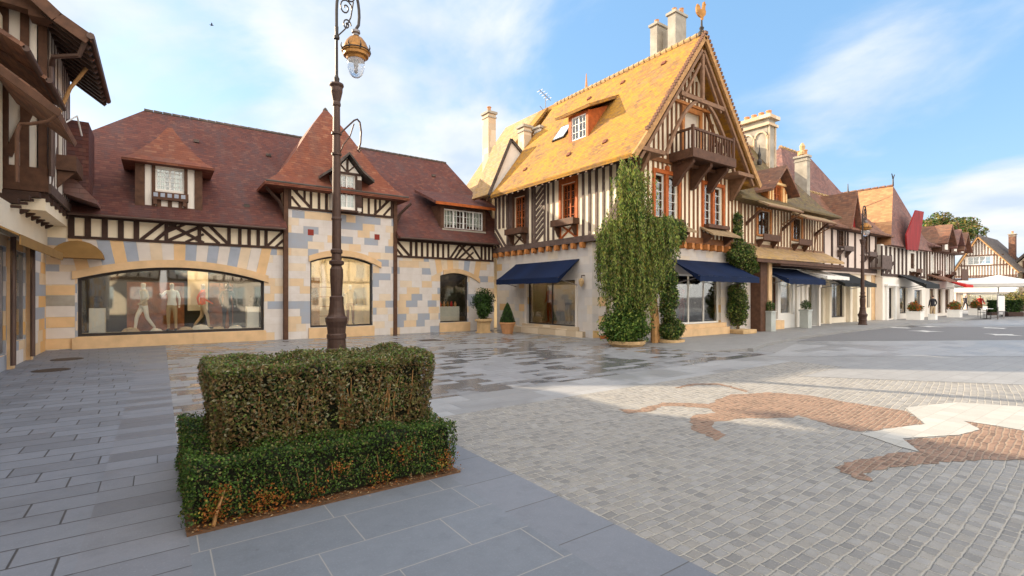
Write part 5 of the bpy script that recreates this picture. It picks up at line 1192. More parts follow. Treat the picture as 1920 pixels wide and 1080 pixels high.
for (c, z, m) in ((48.39, 6.9, 'tiles_rust'), (50.73, 6.7, 'tiles_purple'), (52.65, 6.6, 'tiles_rust')):
    mb = MB(); mb.fpoly(FA(11.35), [(c-.9, 5.0), (c+.9, 5.0), (c+.9, 5.6), (c, z-.1), (c-.9, 5.6)], -1.5, 0); d_ = mb.build('dormer', 'timber_brown', He)
    mb = MB()
    for sg in (-1, 1): mb.fpoly(FA(11.35), [(c, z+.15), (c+1.3*sg, z-1.35), (c+1.2*sg, z-1.45), (c, z-.02)], -2.2, .4)
    mb.build('dormer_roof', m, d_)
    mb = MB(); mb.fbox(FA(11.35), c-.35, c+.35, 0, .04, 5.15, 5.75); mb.build('window', 'plaster_white', d_)
mb = MB(); mb.solid([(46.54, 12.0, 3.2), (49.38, 12.0, 3.2), (49.38, 10.9, 2.7), (46.54, 10.9, 2.7)], [(46.54, 12.0, 3.3), (49.38, 12.0, 3.3), (49.38, 10.9, 2.8), (46.54, 10.9, 2.8)]); mb.build('pent_roof', 'tiles_rust', He)
awning(He, FE_, 49.38, 51.37, 3.0, 2.5, 1.6, 'awning_red', .2)
mb = MB(); mb.fbox(FE_, 51.51, 53.36, .05, .9, 2.9, 3.0); mb.fbox(FE_, 51.51, 53.36, .85, .9, 3.0, 3.8); mb.build('balcony', 'timber_brown', He)
mb = MB(); mb.box(46.40, 53.43, 17, 17.2, 0, 5.3); mb.build('rear_wall', 'plaster_warm', He)

# ---- house F: the gable closing the street, faces the camera side (-x)
Hf = thing('street_end_house', 'white and red-brown timbered gable house closing the far end of the street', 'building', (80, 14, 0))
XF = 80.0; FF_ = FX(XF); q = lambda px, py: gx(px, py, XF)
yl, yr = q(1790, 510)[0], q(1908, 510)[0]; ya, za = q(1835, 445); zE = q(1790, 512)[1]
rkF = lambda s: za-(za-zE)*(abs(s-ya)/((yl-ya) if s > ya else (ya-yr)))
mb = MB(); z1 = q(1800, 522)[1]; zg0, zg1 = q(1835, 496)[1], q(1835, 481)[1]
mb.wall(FF_, yr, yl, z1, rkF, [(ya-1.1, ya+1.0, zg0, zg1)], n0=-.2, brk=(ya,)); mb.build('plaster_wall', 'plaster_white', Hf)
mb = MB(); mb.posts(FF_, yr+.1, yl-.1, z1, lambda s: rkF(s)-.15, .26, .09, [(ya-1.15, ya+1.05, zg0-.1, zg1+.1)], n1=.05)
for z in (zg1+.12, zg0-.1, z1+.25, z1+.05): mb.fbox(FF_, yr+(z-zE > .5)*0+max(0, (z-zE))*.55, yl-max(0, (z-zE))*.55, 0, .07, z-.06, z+.06)
mb.build('timber_frame', 'timber_brown', Hf)
mb = MB()
for sg in (0, 1): 
    e = (yl+.25, zE-.15) if sg else (yr-.25, zE-.15); mb.fbar(FF_, (ya, za+.1), e, .22, -.1, .5)
mb.build('bargeboard', 'timber_tan', Hf)
mb = MB()
for sg in (0, 1):
    e = (yl+.3, zE-.15) if sg else (yr-.3, zE-.15); mb.fbar(FF_, (ya, za+.25), e, .14, -9, .52)
mb.build('roof', 'tiles_grey', Hf)
window(Hf, FF_, ya-1.1, ya+1.0, zg0, zg1, 1, 2, fm='white_paint', cas=4, rec=.05, fw=.06, curtain=None)
z2, z3 = q(1840, 548)[1], q(1840, 526)[1]
mb = MB(); mb.fbox(FF_, yr-.1, yl, .0, .9, z2, z3); mb.build('fascia', 'white_paint', Hf)
mb = MB(); mb.wall(FF_, yr, yl, 0, z2, [(yr+.35, yl-.5, .35, z2-.2)], n0=-.3); mb.build('ground_wall', 'white_paint', Hf)
mb = MB()
for y in (yl-.15, yl-1.1, yr+.2): mb.fbox(FF_, y-.13, y+.13, .1, .7, 0, z2); 
mb.build('pier', 'plaster_pink', Hf)
shop_window(Hf, FF_, yr+.35, yl-.5, .35, z2-.2, 5, fm='white_paint'); room(Hf, FF_, yr+.6, yl-.8, .35, z2-.2, 1.5, 'display_cream', 'display_grey', n0=-.32)
# ---- house G at the right edge
Hg = thing('right_edge_house', 'house at the far right edge with brick chimney and pale gable, beyond the white parasol', 'building', (84, 8, 0))
XG = 84.0; FG_ = FX(XG); q = lambda px, py: gx(px, py, XG)
y1_, y0_ = q(1893, 500)[0], q(1893, 500)[0]-7; yc = (y1_+y0_)/2
mb = MB(); mb.wall(FG_, y0_, y1_, 0, lambda s: 8.8-abs(s-yc)*1.15, [], n0=-6, brk=(yc,)); mb.build('wall', 'stone_warm', Hg)
mb = MB()
for sg in (-1, 1): mb.fbar(FG_, (yc, 9.1), (yc+3.9*sg, 9.1-3.9*1.15), .22, -6.2, .5)
mb.build('roof', 'tiles_grey', Hg)
mb = MB(); mb.posts(FG_, y0_, y1_, 3.2, lambda s: 8.5-abs(s-yc)*1.15, .6, .15, [], n1=.06); mb.fbox(FG_, y0_, y1_, 0, .08, 3.0, 3.2); mb.build('timber_frame', 'timber_brown', Hg)
q0 = gx(1893, 434, 85); q1 = gx(1901, 434, 85); chimney(Hg, 85, 85.9, q1[0]-.1, q0[0]+.1, 3, q0[1]-.4, 'tiles_rust', 1)
# ================================================================== PLANTING
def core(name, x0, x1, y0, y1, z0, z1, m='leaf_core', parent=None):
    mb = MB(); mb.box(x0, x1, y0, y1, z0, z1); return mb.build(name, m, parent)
mb = MB(); mb.box(.15, 2.29, 4.04, 6.02, -.02, .012); tag(mb.build('planting_bed', 'soil'), 'strip of brown soil and leaf litter around the foot of the clipped hedges', 'flower bed')
P = np.column_stack([rng.uniform(.14, 2.33, 900), rng.uniform(4.05, 4.16, 900)-rng.exponential(.012, 900), np.full(900, .016)+rng.random(900)*.015])
tag(leaves('fallen_leaves', P, np.tile([0, 0, 1.], (900, 1)), .018, ['leaf_dry', 'leaf_brown', 'urn_stone'], [5, 4, 2], spread=.25), kind='stuff')
LH = thing('box_hedge', 'low dark green clipped box hedge with dry orange patches, around the taller hedge', 'hedge', (1.2, 5, 0))
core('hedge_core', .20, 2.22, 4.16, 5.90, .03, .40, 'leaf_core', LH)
P, Nn = box_points(52000, .15, 2.28, 4.08, 5.98, .06, .475, .022)
keep = ~((P[:, 2] > .44) & (P[:, 0] > .42) & (P[:, 0] < 2.1) & (P[:, 1] > 4.55) & (P[:, 1] < 5.4))
fr = (P[:, 1] < 4.2) & (P[:, 2] < .17) & (rng.random(len(P)) < .45*(1-P[:, 2]/.17))
P, Nn = P[keep & ~fr], Nn[keep & ~fr]
leaves('foliage', P, Nn, .021, ['leaf_dark', 'leaf_green', 'leaf_bright', 'leaf_brown', 'leaf_olive'], [2.8, 4.4, 2.3, .5, 1.0], LH, .62)
dp = []
for cx, cz, r, n in ((.32, .12, .06, 260), (.36, .24, .04, 140), (.62, .12, .07, 240), (.75, .1, .05, 120), (1.78, .3, .06, 220), (1.2, .25, .04, 70), (1.0, .12, .05, 90), (2.15, .12, .06, 200), (1.55, .1, .06, 90)):
    for _ in range(n): dp.append((cx+random.gauss(0, r), 4.07+random.uniform(-.015, .03), max(.04, cz+random.gauss(0, r*.8))))
leaves('dry_leaves', dp, np.tile([0, -1., 0], (len(dp), 1)), .020, ['leaf_dry', 'leaf_gold'], [3, 1], LH, .6)
mb = MB()
for k in range(16):
    x = .25+k*.13; mb.tube([(x, 4.2, .02), (x+random.uniform(-.03, .03), 4.16, .16), (x+random.uniform(-.05, .05), 4.14, .3)], [.009, .007, .004], 5)
mb.tube([(.31, 4.085, .02), (.33, 4.07, .12), (.38, 4.08, .26)], [.016, .012, .006], 5)
mb.build('stems', 'timber_tan', LH)
UH = thing('clipped_hedge', 'tall clipped olive-brown hedge block rising out of the low box hedge in the foreground', 'hedge', (1.25, 5, 0))
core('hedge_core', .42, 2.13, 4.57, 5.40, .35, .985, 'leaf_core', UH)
P, Nn = box_points(46000, .33, 2.22, 4.46, 5.50, .40, 1.075, .035)
# thin spots where the branches show
for cx, cz, rx_, rz_ in ((1.42, .84, .055, .12), (1.25, .62, .05, .10), (1.3, .5, .07, .05), (2.0, .9, .07, .04), (.95, .74, .04, .05), (1.9, .52, .09, .03)):
    q = ((P[:, 0]-cx)/rx_)**2+((P[:, 2]-cz)/rz_)**2; k = (P[:, 1] < 4.6) & (q < 1) & (rng.random(len(P)) < .82); P, Nn = P[~k], Nn[~k]
top = P[:, 2] > 1.0
leaves('foliage', P[~top], Nn[~top], .032, ['leaf_olive', 'leaf_brown', 'leaf_green', 'leaf_pale', 'leaf_dark'], [4.6, 4.2, .7, 1.5, .9], UH, .5)
leaves('top_foliage', P[top], Nn[top], .030, ['leaf_olive', 'leaf_bright', 'leaf_green', 'leaf_brown', 'leaf_pale'], [5, 1.6, 1.4, 1.6, 1.3], UH, .5)
sh = []      # a few unclipped shoots standing proud of the cut faces
for k in range(70):
    x, z = random.uniform(.36, 2.18), random.uniform(.55, 1.08); y = 4.45
    if k % 2: y = random.uniform(4.5, 5.45); z = 1.07
    for q in range(7): sh.append((x+random.gauss(0, .012), y-(0 if k % 2 else .008*q), z+(.009*q if k % 2 else random.gauss(0, .012))))
tag(leaves('stray_shoots', sh, np.tile([0, -.5, .6], (len(sh), 1)), .026, ['leaf_bright', 'leaf_olive'], [1, 2], UH, .45), kind='stuff')
mb = MB()
for k in range(26):
    x = random.uniform(.45, 2.1) if k > 9 else 1.36+random.uniform(-.05, .09); z0 = random.uniform(.3, .5)
    mb.tube([(x, 4.56, z0), (x+random.uniform(-.03, .03), 4.53, z0+.22), (x+random.uniform(-.06, .06), 4.51, z0+.45)], [.009, .007, .004], 5)
mb.build('stems', 'timber_tan', UH)

def lumpy(n, c, r, k):
    """uneven foliage mass: many small clumps spread through an ellipsoid"""
    P, Nn = [], []
    p, nn = blob_points(int(n*.45), c, np.array(r)*.86, .6); f_ = 1+.14*np.sin(p[:, 2]*9+p[:, 0]*7)+.1*np.sin(p[:, 0]*13+p[:, 1]*11); p = np.array(c)+(p-np.array(c))*f_[:, None]; P.append(p); Nn.append(nn)
    k *= 2
    for i in range(k):
        d = rng.normal(size=3); d /= np.linalg.norm(d); q = np.array(c)+d*np.array(r)*rng.uniform(.35, .88)
        m = rng.uniform(.28, .5)*min(r[0], r[1]); p, nn = blob_points(int(n*.65/k), q, (m*1.2, m*1.1, m*rng.uniform(1., 1.6)), .35); P.append(p); Nn.append(nn)
    return np.vstack(P), np.vstack(Nn)
def cam_xy(px, t):
    r = (px-CX)/FF*t; return (.5807*t+.8141*r, .8141*t-.5807*r)
def interp(tab, z):
    zs = [a[0] for a in tab]; return [float(np.interp(z, zs, [a[i] for a in tab])) for i in range(1, len(tab[0]))]
# weeping climber on the corner
V1 = thing('climbing_plant', 'huge weeping climber hanging from the corner of the timber house down over its arched door', 'climbing plant', (*cam_xy(1175, 16.4), 0), 'climbers on the timber corner house')
s_ = .0180
tab = sorted([(1.65+(555-y)*s_, (c-1175)*s_, w/2*s_) for y, c, w in ((292,1170,16),(330,1183,50),(380,1190,80),(420,1202,138),(450,1194,146),(480,1190,132),(520,1192,118),(550,1196,100),(572,1182,76),(600,1181,82),(630,1175,100),(646,1175,84))])
bx, by = cam_xy(1175, 16.4); Rv = np.array([.8141, -.5807])
pts, nor = [], []
lobes = [(1180,300,372,20,1.0,.26), (1195,330,420,34,1.1,.40), (1146,415,480,26,1.5,.42), (1172,400,500,34,1.7,.55), (1205,400,500,34,1.7,.55), (1235,405,480,26,1.3,.5), (1262,408,445,22,1.1,.45), (1190,480,540,44,1.1,.55)]
wl_ = [90, 170, 170, 210, 210, 150, 90, 130]
for (lp, ya, yb, hw, LL, dr), cnt in zip(lobes, wl_):
    for k in range(cnt):
        px = lp+rng.normal(0, hw*.55); y = rng.uniform(ya, yb); z = 1.65+(555-y)*s_; L = LL*rng.uniform(.45, 1.2); n = int(L*44)
        ox = (px-1178)*s_*.84; od = rng.normal(0, .30); sx = (ox-.25)*.05+rng.normal(0, .06); out = rng.uniform(0, .28)
        for i in range(n):
            t = i/n; zz = z+.10*math.sin(t*4)*out-L*t**1.15
            if zz < .9: break
            lx = ox+sx*math.sin(min(1, t*1.8)*PI/2)+rng.normal(0, .012); ly = od-out*t
            pts.append((bx+Rv[0]*lx+.5807*ly, by+Rv[1]*lx+.8141*ly, zz)); nor.append((Rv[0]*sx*2-.4, Rv[1]*sx*2-.8, .3))
leaves('hanging_foliage', np.array(pts)+rng.normal(0, .028, (len(pts), 3)), nor, .10, ['leaf_vine', 'leaf_green', 'leaf_olive', 'leaf_dark', 'leaf_gold'], [6, 2.6, 3, 1.8, 1.0], V1, .30, droop=.7, spread=.6)
P, Nn = lumpy(8000, (bx, by, .62), (.92, .75, .60), 16); k = P[:, 2] > .14
P2, N2 = lumpy(7000, (bx+.05, by, 1.55), (.72, .5, 1.15), 16)
leaves('base_foliage', np.vstack([P[k], P2]), np.vstack([Nn[k], N2]), .095, ['leaf_green', 'leaf_bright', 'leaf_dark', 'leaf_vine'], [4, 2.5, 1.8, 1.5], V1, .5)
mb = MB(); tx, ty = cam_xy(1228, 16.9)
mb.tube([(tx, ty, 0), (tx-.05, ty, .8), (tx-.12, ty, 1.6), (tx-.2, ty, 2.6), (tx-.5, ty, 4.2)], [.14, .11, .12, .09, .05], 8)
mb.tube([(tx+.14, ty, 0), (tx+.10, ty, .9), (tx-.02, ty, 1.7)], [.09, .08, .06], 8)
mb.tube([(bx, by, .1), (bx+.02, by, 1.5), (bx-.1, by+.1, 3.2), (bx+.1, by+.2, 5.6)], [.09, .08, .07, .04], 8); mb.build('trunk', 'timber_tan', V1)
mb = MB(); mb.lathe((bx, by, 0), [(.52, .0), (.60, .08), (.62, .17), (.57, .18), (.5, .13), (.02, .13)], 28); tag(mb.build('planter', 'urn_stone'), 'wide shallow stone pan under the big weeping climber', 'planter', 'stone pans under the climbers')
# second climber, by the shop window
b2 = cam_xy(1257, 17.0); V2 = thing('climbing_plant', 'narrower dark climber between the weeping climber and the gable-side shop window', 'climbing plant', (*b2, 0), 'climbers on the timber corner house')
P, Nn = lumpy(7500, (b2[0]-.12, b2[1], 1.75), (.46, .30, 1.45), 22); Pb, Nb = lumpy(4200, (b2[0]+.05, b2[1], .50), (.60, .42, .40), 12); k = Pb[:, 2] > .14
Pc, Nc = lumpy(4200, (*cam_xy(1262, 16.7), 3.85), (.75, .4, .50), 12)
leaves('foliage', np.vstack([P, Pb[k], Pc]), np.vstack([Nn, Nb[k], Nc]), .085, ['leaf_green', 'leaf_olive', 'leaf_dark', 'leaf_vine'], [3, 2, 3.5, 1.5], V2, .45, droop=.25)
mb = MB(); mb.tube([(b2[0], b2[1], .1), (b2[0]-.1, b2[1], 1.4), (b2[0]-.05, b2[1], 3.4)], [.06, .05, .03], 8); mb.build('trunk', 'bark', V2)
mb = MB(); mb.lathe((b2[0], b2[1], 0.0), [(.40, .0), (.47, .08), (.48, .16), (.43, .17), (.38, .12), (.02, .12)], 24); tag(mb.build('planter', 'urn_stone'), 'smaller stone pan under the narrower climber by the shop window', 'planter', 'stone pans under the climbers')
# third climber past the awning
b3 = cam_xy(1388, 20.7); V3 = thing('climbing_plant', 'dark leafy climber rising between the two blue awnings beside the timber pier', 'climbing plant', (*b3, 0), 'climbers on the timber corner house')
P, Nn = lumpy(6500, (b3[0], b3[1]+.1, 1.35), (.58, .40, 1.25), 20); Pc, Nc = lumpy(6000, (b3[0]+.05, b3[1], 3.35), (.85, .5, .62), 16); Pd, Nd = lumpy(1600, (b3[0]+.1, b3[1]+.15, 4.45), (.30, .2, .85), 10)
Pe, Ne = lumpy(1800, (b3[0]+.65, b3[1]-.1, 2.9), (.45, .3, .45), 6)
leaves('foliage', np.vstack([P, Pc, Pd, Pe]), np.vstack([Nn, Nc, Nd, Ne]), .09, ['leaf_green', 'leaf_olive', 'leaf_dark', 'leaf_vine'], [2.5, 2.5, 3.5, 2], V3, .45, droop=.1)
mb = MB(); mb.tube([(b3[0], b3[1]+.1, .2), (b3[0], b3[1]+.1, 2), (b3[0]+.1, b3[1]+.15, 4.9)], [.06, .05, .02], 8); mb.build('trunk', 'bark', V3)
mb = MB(); mb.box(b3[0]-.5, b3[0]+.55, b3[1]-.42, b3[1]+.3, .09, .26); tag(mb.build('planter', 'urn_stone', bevel=.02), 'long low stone trough under the climber by the timber pier', 'planter')
# bush in stone urn and conical bush in a terracotta pot, in the inner corner
ux, uy = 12.2, 19.25; U = thing('stone_urn', 'pale stone urn on a foot in the inner corner under the dark bush', 'urn', (ux, uy, 0))
mb = MB(); mb.lathe((ux, uy, 0), [(.2, 0), (.2, .1), (.1, .16), (.09, .26), (.2, .34), (.3, .5), (.33, .62), (.28, .63), (.02, .55)], 20); mb.build('bowl', 'urn_stone', U, smooth=False)
mb = MB(); mb.box(ux-.72, ux-.12, uy-.75, uy-.35, .0, .06); mb.box(ux-.68, ux-.16, uy-.7, uy-.4, .06, .52); mb.box(ux-.74, ux-.1, uy-.78, uy-.32, .52, .62); tag(mb.build('stone_trough', 'urn_stone', bevel=.01), 'square pale stone trough beside the urn, below the narrow shop window', 'planter')
BS = thing('potted_bush', 'round dark evergreen bush growing in the stone urn', 'bush', (ux, uy, .6))
P, Nn = lumpy(3000, (ux-.1, uy, 1.38), (.56, .45, .68), 12); P2, N2 = blob_points(1200, (ux-.42, uy-.5, .95), (.3, .25, .38), .5)
leaves('foliage', P, Nn, .09, ['leaf_dark', 'leaf_green'], [4, 1.5], BS, .5); mb = MB(); mb.tube([(ux, uy, .55), (ux-.05, uy, 1.2)], .04); mb.build('trunk', 'bark', BS)
tag(leaves('trough_plant', P2, N2, .08, ['leaf_dark', 'leaf_green'], [3, 2]), 'small dark green plant spilling from the square stone trough', 'plant')
tx, ty = 12.45, 17.8; TP = MB(); TP.lathe((tx, ty, 0), [(.22, 0), (.32, .40), (.36, .42), (.36, .50), (.31, .50), (.02, .44)], 16); tag(TP.build('terracotta_pot', 'terracotta'), 'flared terracotta pot at the left end of the side blue awning', 'pot')
n = 2600; h = rng.random(n)**1.3; a = rng.uniform(0, 2*PI, n); r = .34*(1-h)**.7*rng.uniform(.8, 1.05, n)
P = np.column_stack([tx+r*np.cos(a), ty+r*np.sin(a), .5+h*.85]); CB = thing('cone_bush', 'cone-clipped dark green bush in the flared terracotta pot', 'bush', (tx, ty, .5))
leaves('foliage', P, np.column_stack([np.cos(a), np.sin(a), np.full(n, .4)]), .05, ['leaf_dark', 'leaf_green'], [3, 2], CB, .5); mb = MB(); mb.tube([(tx, ty, .45), (tx, ty, 1.2)], .03); mb.lathe((tx, ty, .5), [(.28, 0), (.2, .3), (.04, .75)], 10); mb.build('trunk', 'leaf_core', CB)
# tree beyond the street
def tree(px, py, X, rpx, label, n=9000, group=None):
    y, z = gx(px, py, X); t = .5807*X+.8141*y; r = rpx/FF*t; T = thing('broadleaf_tree', label, 'tree', (X, y, 0), group)
    P, Nn = [], []
    for k in range(26):
        d = rng.normal(size=3); d /= np.linalg.norm(d); c = np.array((X, y, z))+d*np.array((r, r, r*.62))*rng.uniform(.35, .8)
        p, q = blob_points(n//26, c, (r*.36, r*.36, r*.28), .5); P.append(p); Nn.append(q)
    leaves('crown', np.vstack(P), np.vstack(Nn), r*.085, ['leaf_olive', 'leaf_green', 'leaf_gold', 'leaf_brown', 'leaf_dark'], [4, 3, 1.6, 1.4, 2], T, .6)
    mb = MB(); mb.tube([(X, y, 0), (X, y, z*.5), (X+.1, y, z)], [.4, .3, .12], 8)
    for k in range(7):
        a = k*.9; mb.tube([(X, y, z*.55+k*.2), (X+r*.35*math.cos(a), y+r*.35*math.sin(a), z+.1*k), (X+r*.6*math.cos(a), y+r*.6*math.sin(a), z+r*.3)], [.14, .08, .03], 5)
    mb.build('trunk', 'bark', T)
tree(1778, 436, 98, 56, 'broad olive-green tree rising behind the far street roofs', 11000)
tree(1914, 562, 72, 30, 'bushy green tree at the far right under the white parasol', 4000)

# ================================================================== STREET LAMPS
def street_lamp(x, y, label):
    T = thing('street_lamp', label, 'street lamp', (x, y, 0), 'ornate cast iron street lamps'); c = (x, y, 0)
    mb = MB(); mb.lathe(c, [(.30,0),(.30,.08),(.27,.12),(.26,.36),(.28,.40),(.28,.50),(.255,.54),(.27,.72),(.32,.90),(.32,1.0),(.27,1.04),(.24,1.10),(.22,1.20)], 16); mb.build('base', 'iron_brown', T)
    mb = MB(); mb.lathe(c, [(.23,1.19),(.21,1.3),(.195,1.50),(.20,1.62),(.155,1.66),(.16,1.70),(.17,1.9),(.19,2.25),(.185,2.45),(.14,2.55),(.21,2.60),(.215,2.68),(.15,2.72),(.135,2.9),(.17,2.94),(.17,3.02),(.13,3.06),(.13,3.4),(.128,3.9),(.145,3.92),(.145,3.97),(.125,4.0),(.10,7.3),(.12,7.34),(.12,7.4),(.105,7.45),(.17,7.75),(.175,7.86),(.21,7.93),(.20,7.98),(.08,8.02)], 16); mb.build('column', 'iron_brown', T)
    mb = MB(); mb.lathe(c, [(.075,8.0),(.085,8.15),(.055,8.2),(.045,8.25),(.04,9.3),(.085,9.33),(.085,9.40),(.05,9.44),(.055,9.7),(.03,9.72)], 12)
    P = [(x, y, 9.7)]+[(x+.34-.34*math.cos(a), y, 10.2+.95*math.sin(a)) for a in [PI*k/14 for k in range(15)]]+[(x+.66, y, 9.95), (x+.58, y, 9.8)]
    mb.tube(P, [.045]*len(P), 8); mb.build('arm', 'iron_dark', T)
    mb = MB()
    for cx, cz, r, s in ((.26, 10.35, .20, 1), (.40, 10.75, .14, -1), (.30, 9.85, .13, 1)):
        P = [(x+cx+r*(1-k/22)*math.cos(s*k*.5), y, cz+r*1.35*(1-k/22)*math.sin(s*k*.5)) for k in range(20)]; mb.tube(P, .022, 6)
    mb.tube([(x+.05, y, 9.45), (x+.25, y, 9.7), (x+.42, y, 10.1), (x+.5, y, 10.6)], .022, 6); mb.build('scrollwork', 'iron_dark', T)
    L = (x+.58, y, 0)
    def LS(prof): return [(r*.86, 9.86-(9.7-z)*.88) for r, z in prof]
    mb = MB(); mb.lathe(L, LS([(.03,9.7),(.05,9.6),(.14,9.58),(.15,9.50),(.10,9.46),(.11,9.40),(.05,9.38)]), 14); mb.build('lantern_cap', 'zinc', T)
    mb = MB(); mb.lathe(L, LS([(.05,9.38),(.12,9.37),(.24,9.30),(.35,9.16),(.41,9.02),(.44,8.98),(.46,8.88),(.48,8.86),(.48,8.80),(.44,8.77),(.43,8.68),(.34,8.64),(.31,8.56),(.30,8.56)]), 28); hd = mb.build('lantern_dome', 'gilt', T)
    mb = MB()
    for k in range(8):
        a = PI*k/4; cx, cy = L[0]+.405*math.cos(a), L[1]+.405*math.sin(a); mb.tube([(cx, cy, 9.08), (cx+.05*math.cos(a), cy+.05*math.sin(a), 9.18), (cx+.03*math.cos(a), cy+.03*math.sin(a), 9.28)], [.03, .02, .008], 6)
    mb.lathe(L, LS([(.49,8.83),(.505,8.85),(.49,8.87)]), 28); mb.build('rim_ornaments', 'iron_dark', hd)
    mb = MB(); mb.lathe(L, LS([(.29,8.56),(.30,8.46),(.295,8.34),(.27,8.20),(.21,8.06),(.12,7.97),(.02,7.94)]), 24); gl = mb.build('globe', 'lamp_glass', T, smooth=True)
    mb = MB(); mb.lathe(L, LS([(.07,8.55),(.07,8.35),(.05,8.30),(.06,8.15),(.02,8.1)]), 10); mb.build('bulb', 'zinc', gl)
    mb = MB(); mb.tube([(x+.1, y, 6.52), (x+.30, y, 6.75), (x+.52, y, 7.0), (x+.62, y, 7.06), (x+.70, y, 6.98), (x+.74, y, 6.7), (x+.72, y, 6.35), (x+.66, y, 6.12)], .028, 6)
    mb.tube([(x+.08, y, 5.9), (x+.2, y, 6.2), (x+.4, y, 6.5), (x+.52, y, 6.9)], .02, 6); mb.tube([(x+.62, y, 6.12), (x+.68, y, 6.06), (x+.73, y, 6.14)], .022, 6)
    for zz in (5.88, 6.5): mb.lathe((x, y, zz), [(.15, -.03), (.15, .03)], 12)
    mb.build('banner_bracket', 'iron_brown', T); return T
lx, ly = 4.30, 15.05
lamp = street_lamp(lx, ly, 'tall brown cast iron street lamp with gilt lantern behind the clipped hedge')
lamp2 = copy_tree(lamp, loc=(31.0, 10.75, .09), label='smaller-looking street lamp down the street in front of the hipped gable house'); lamp2.scale = (.72, .72, .58)

# ================================================================== PEOPLE
def figure(name, col_top, col_leg, pose='stand', parent=None, head='skin', hair='hair', mann=False):
    J = dict(pel=(0,0,.95,.125), bel=(0,0,1.10,.115), che=(0,.0,1.30,.14), nb=(0,0,1.45,.075), nk=(0,-.01,1.52,.05), hd=(0,-.015,1.62,.088), ht=(0,0,1.71,.07),
             sl=(-.16,0,1.42,.06), el=(-.23,.03,1.16,.042), wl=(-.22,-.10,.95,.03), hl=(-.215,-.15,.87,.03), sr=(.16,0,1.42,.06), er=(.23,.02,1.15,.042), wr=(.24,-.04,.91,.03), hr=(.24,-.07,.82,.03),
             tl=(-.09,0,.88,.09), kl=(-.10,-.02,.50,.062), al=(-.11,.03,.09,.042), fl=(-.12,-.13,.045,.035), tr=(.09,0,.88,.09), kr=(.11,-.01,.50,.062), ar=(.12,.03,.09,.042), fr=(.14,-.13,.045,.035))
    if pose == 'walk':
        J['kl'] = (-.09,-.17,.53,.062); J['al'] = (-.09,-.22,.11,.042); J['fl'] = (-.10,-.38,.06,.035); J['kr'] = (.10,.06,.5,.062); J['ar'] = (.10,.30,.15,.042); J['fr'] = (.10,.20,.05,.035)
        J['el'] = (-.24,.12,1.18,.042); J['wl'] = (-.22,.08,.95,.03); J['hl'] = (-.21,.05,.86,.03); J['wr'] = (.22,-.22,1.0,.03); J['hr'] = (.21,-.29,.95,.03)
    if pose == 'reach':
        J['el'] = (-.28,-.14,1.24,.042); J['wl'] = (-.24,-.34,1.30,.03); J['hl'] = (-.23,-.42,1.33,.03)
    E = [('pel','bel'),('bel','che'),('che','nb'),('nb','nk'),('nk','hd'),('hd','ht'),('che','sl'),('sl','el'),('el','wl'),('wl','hl'),('che','sr'),('sr','er'),('er','wr'),('wr','hr'),('pel','tl'),('tl','kl'),('kl','al'),('al','fl'),('pel','tr'),('tr','kr'),('kr','ar'),('ar','fr')]
    K = list(J); me = bpy.data.meshes.new(name); me.from_pydata([J[k][:3] for k in K], [(K.index(a), K.index(b)) for a, b in E], [])
    o = bpy.data.objects.new(name, me); COL.objects.link(o); md = o.modifiers.new('skin', 'SKIN'); 
    for i, k in enumerate(K): me.skin_vertices[0].data[i].radius = (J[k][3], J[k][3]*(.8 if k in ('che','bel','pel') else 1)); me.skin_vertices[0].data[i].use_root = (i == 0)
    ss = o.modifiers.new('s', 'SUBSURF'); ss.levels = 2; ss.render_levels = 2
    dg = bpy.context.evaluated_depsgraph_get(); dg.update(); nm = bpy.data.meshes.new_from_object(o.evaluated_get(dg)); o.modifiers.clear(); o.data = nm
    nm.materials.clear()
    for m in (head, col_top, col_leg, hair, 'cloth_dark'): nm.materials.append(MAT[m])
    for p in nm.polygons:
        c = p.center; p.use_smooth = True
        p.material_index = (3 if (c.z > 1.66 or (c.z > 1.56 and c.y > .02)) else 0) if c.z > 1.49 else 0 if (abs(c.x) > .19 and c.z < .90 and c.z > .75) or (pose == 'reach' and c.y < -.38) else 1 if c.z > .93 else 2 if c.z > .10 else 4
    if mann: nm.update()
    nm.uv_layers.new(name='UVMap') if not nm.uv_layers else None
    WL[o] = Vector((0, 0, 0)); return o
def place(o, x, y, z, rz, sc=1): o.location = (x, y, z); o.rotation_euler = (0, 0, rz); o.scale = (sc,)*3; return o
def far(px, py): return gz(px, py)
x, y = far(1810, 581); tag(place(figure('person', 'cloth_dark', 'cloth_dark', 'walk'), x, y, 0, 1.2), 'person in dark clothes walking in front of the street-end gable house', 'person')
x, y = far(1838, 591); tag(place(figure('person', 'cloth_red', 'cloth_dark', 'walk'), x, y, 0, -1.0), 'person in a dark red top walking left of the café hedge', 'person')
x, y = far(1749, 599); tag(place(figure('person', 'cloth_dark', 'cloth_beige', 'stand'), x, y, 0, 2.4), 'person in a dark jacket standing behind the low white box left of the walker', 'person')
x, y = far(1749, 602); mb = MB(); mb.box(x-.2, x+.2, y-.2, y+.2, .04, .42); mb.box(x-.22, x+.22, y-.22, y+.22, .42, .46); tag(mb.build('white_box', 'white_paint', bevel=.01), 'low white box in front of the person in the dark jacket', 'box')
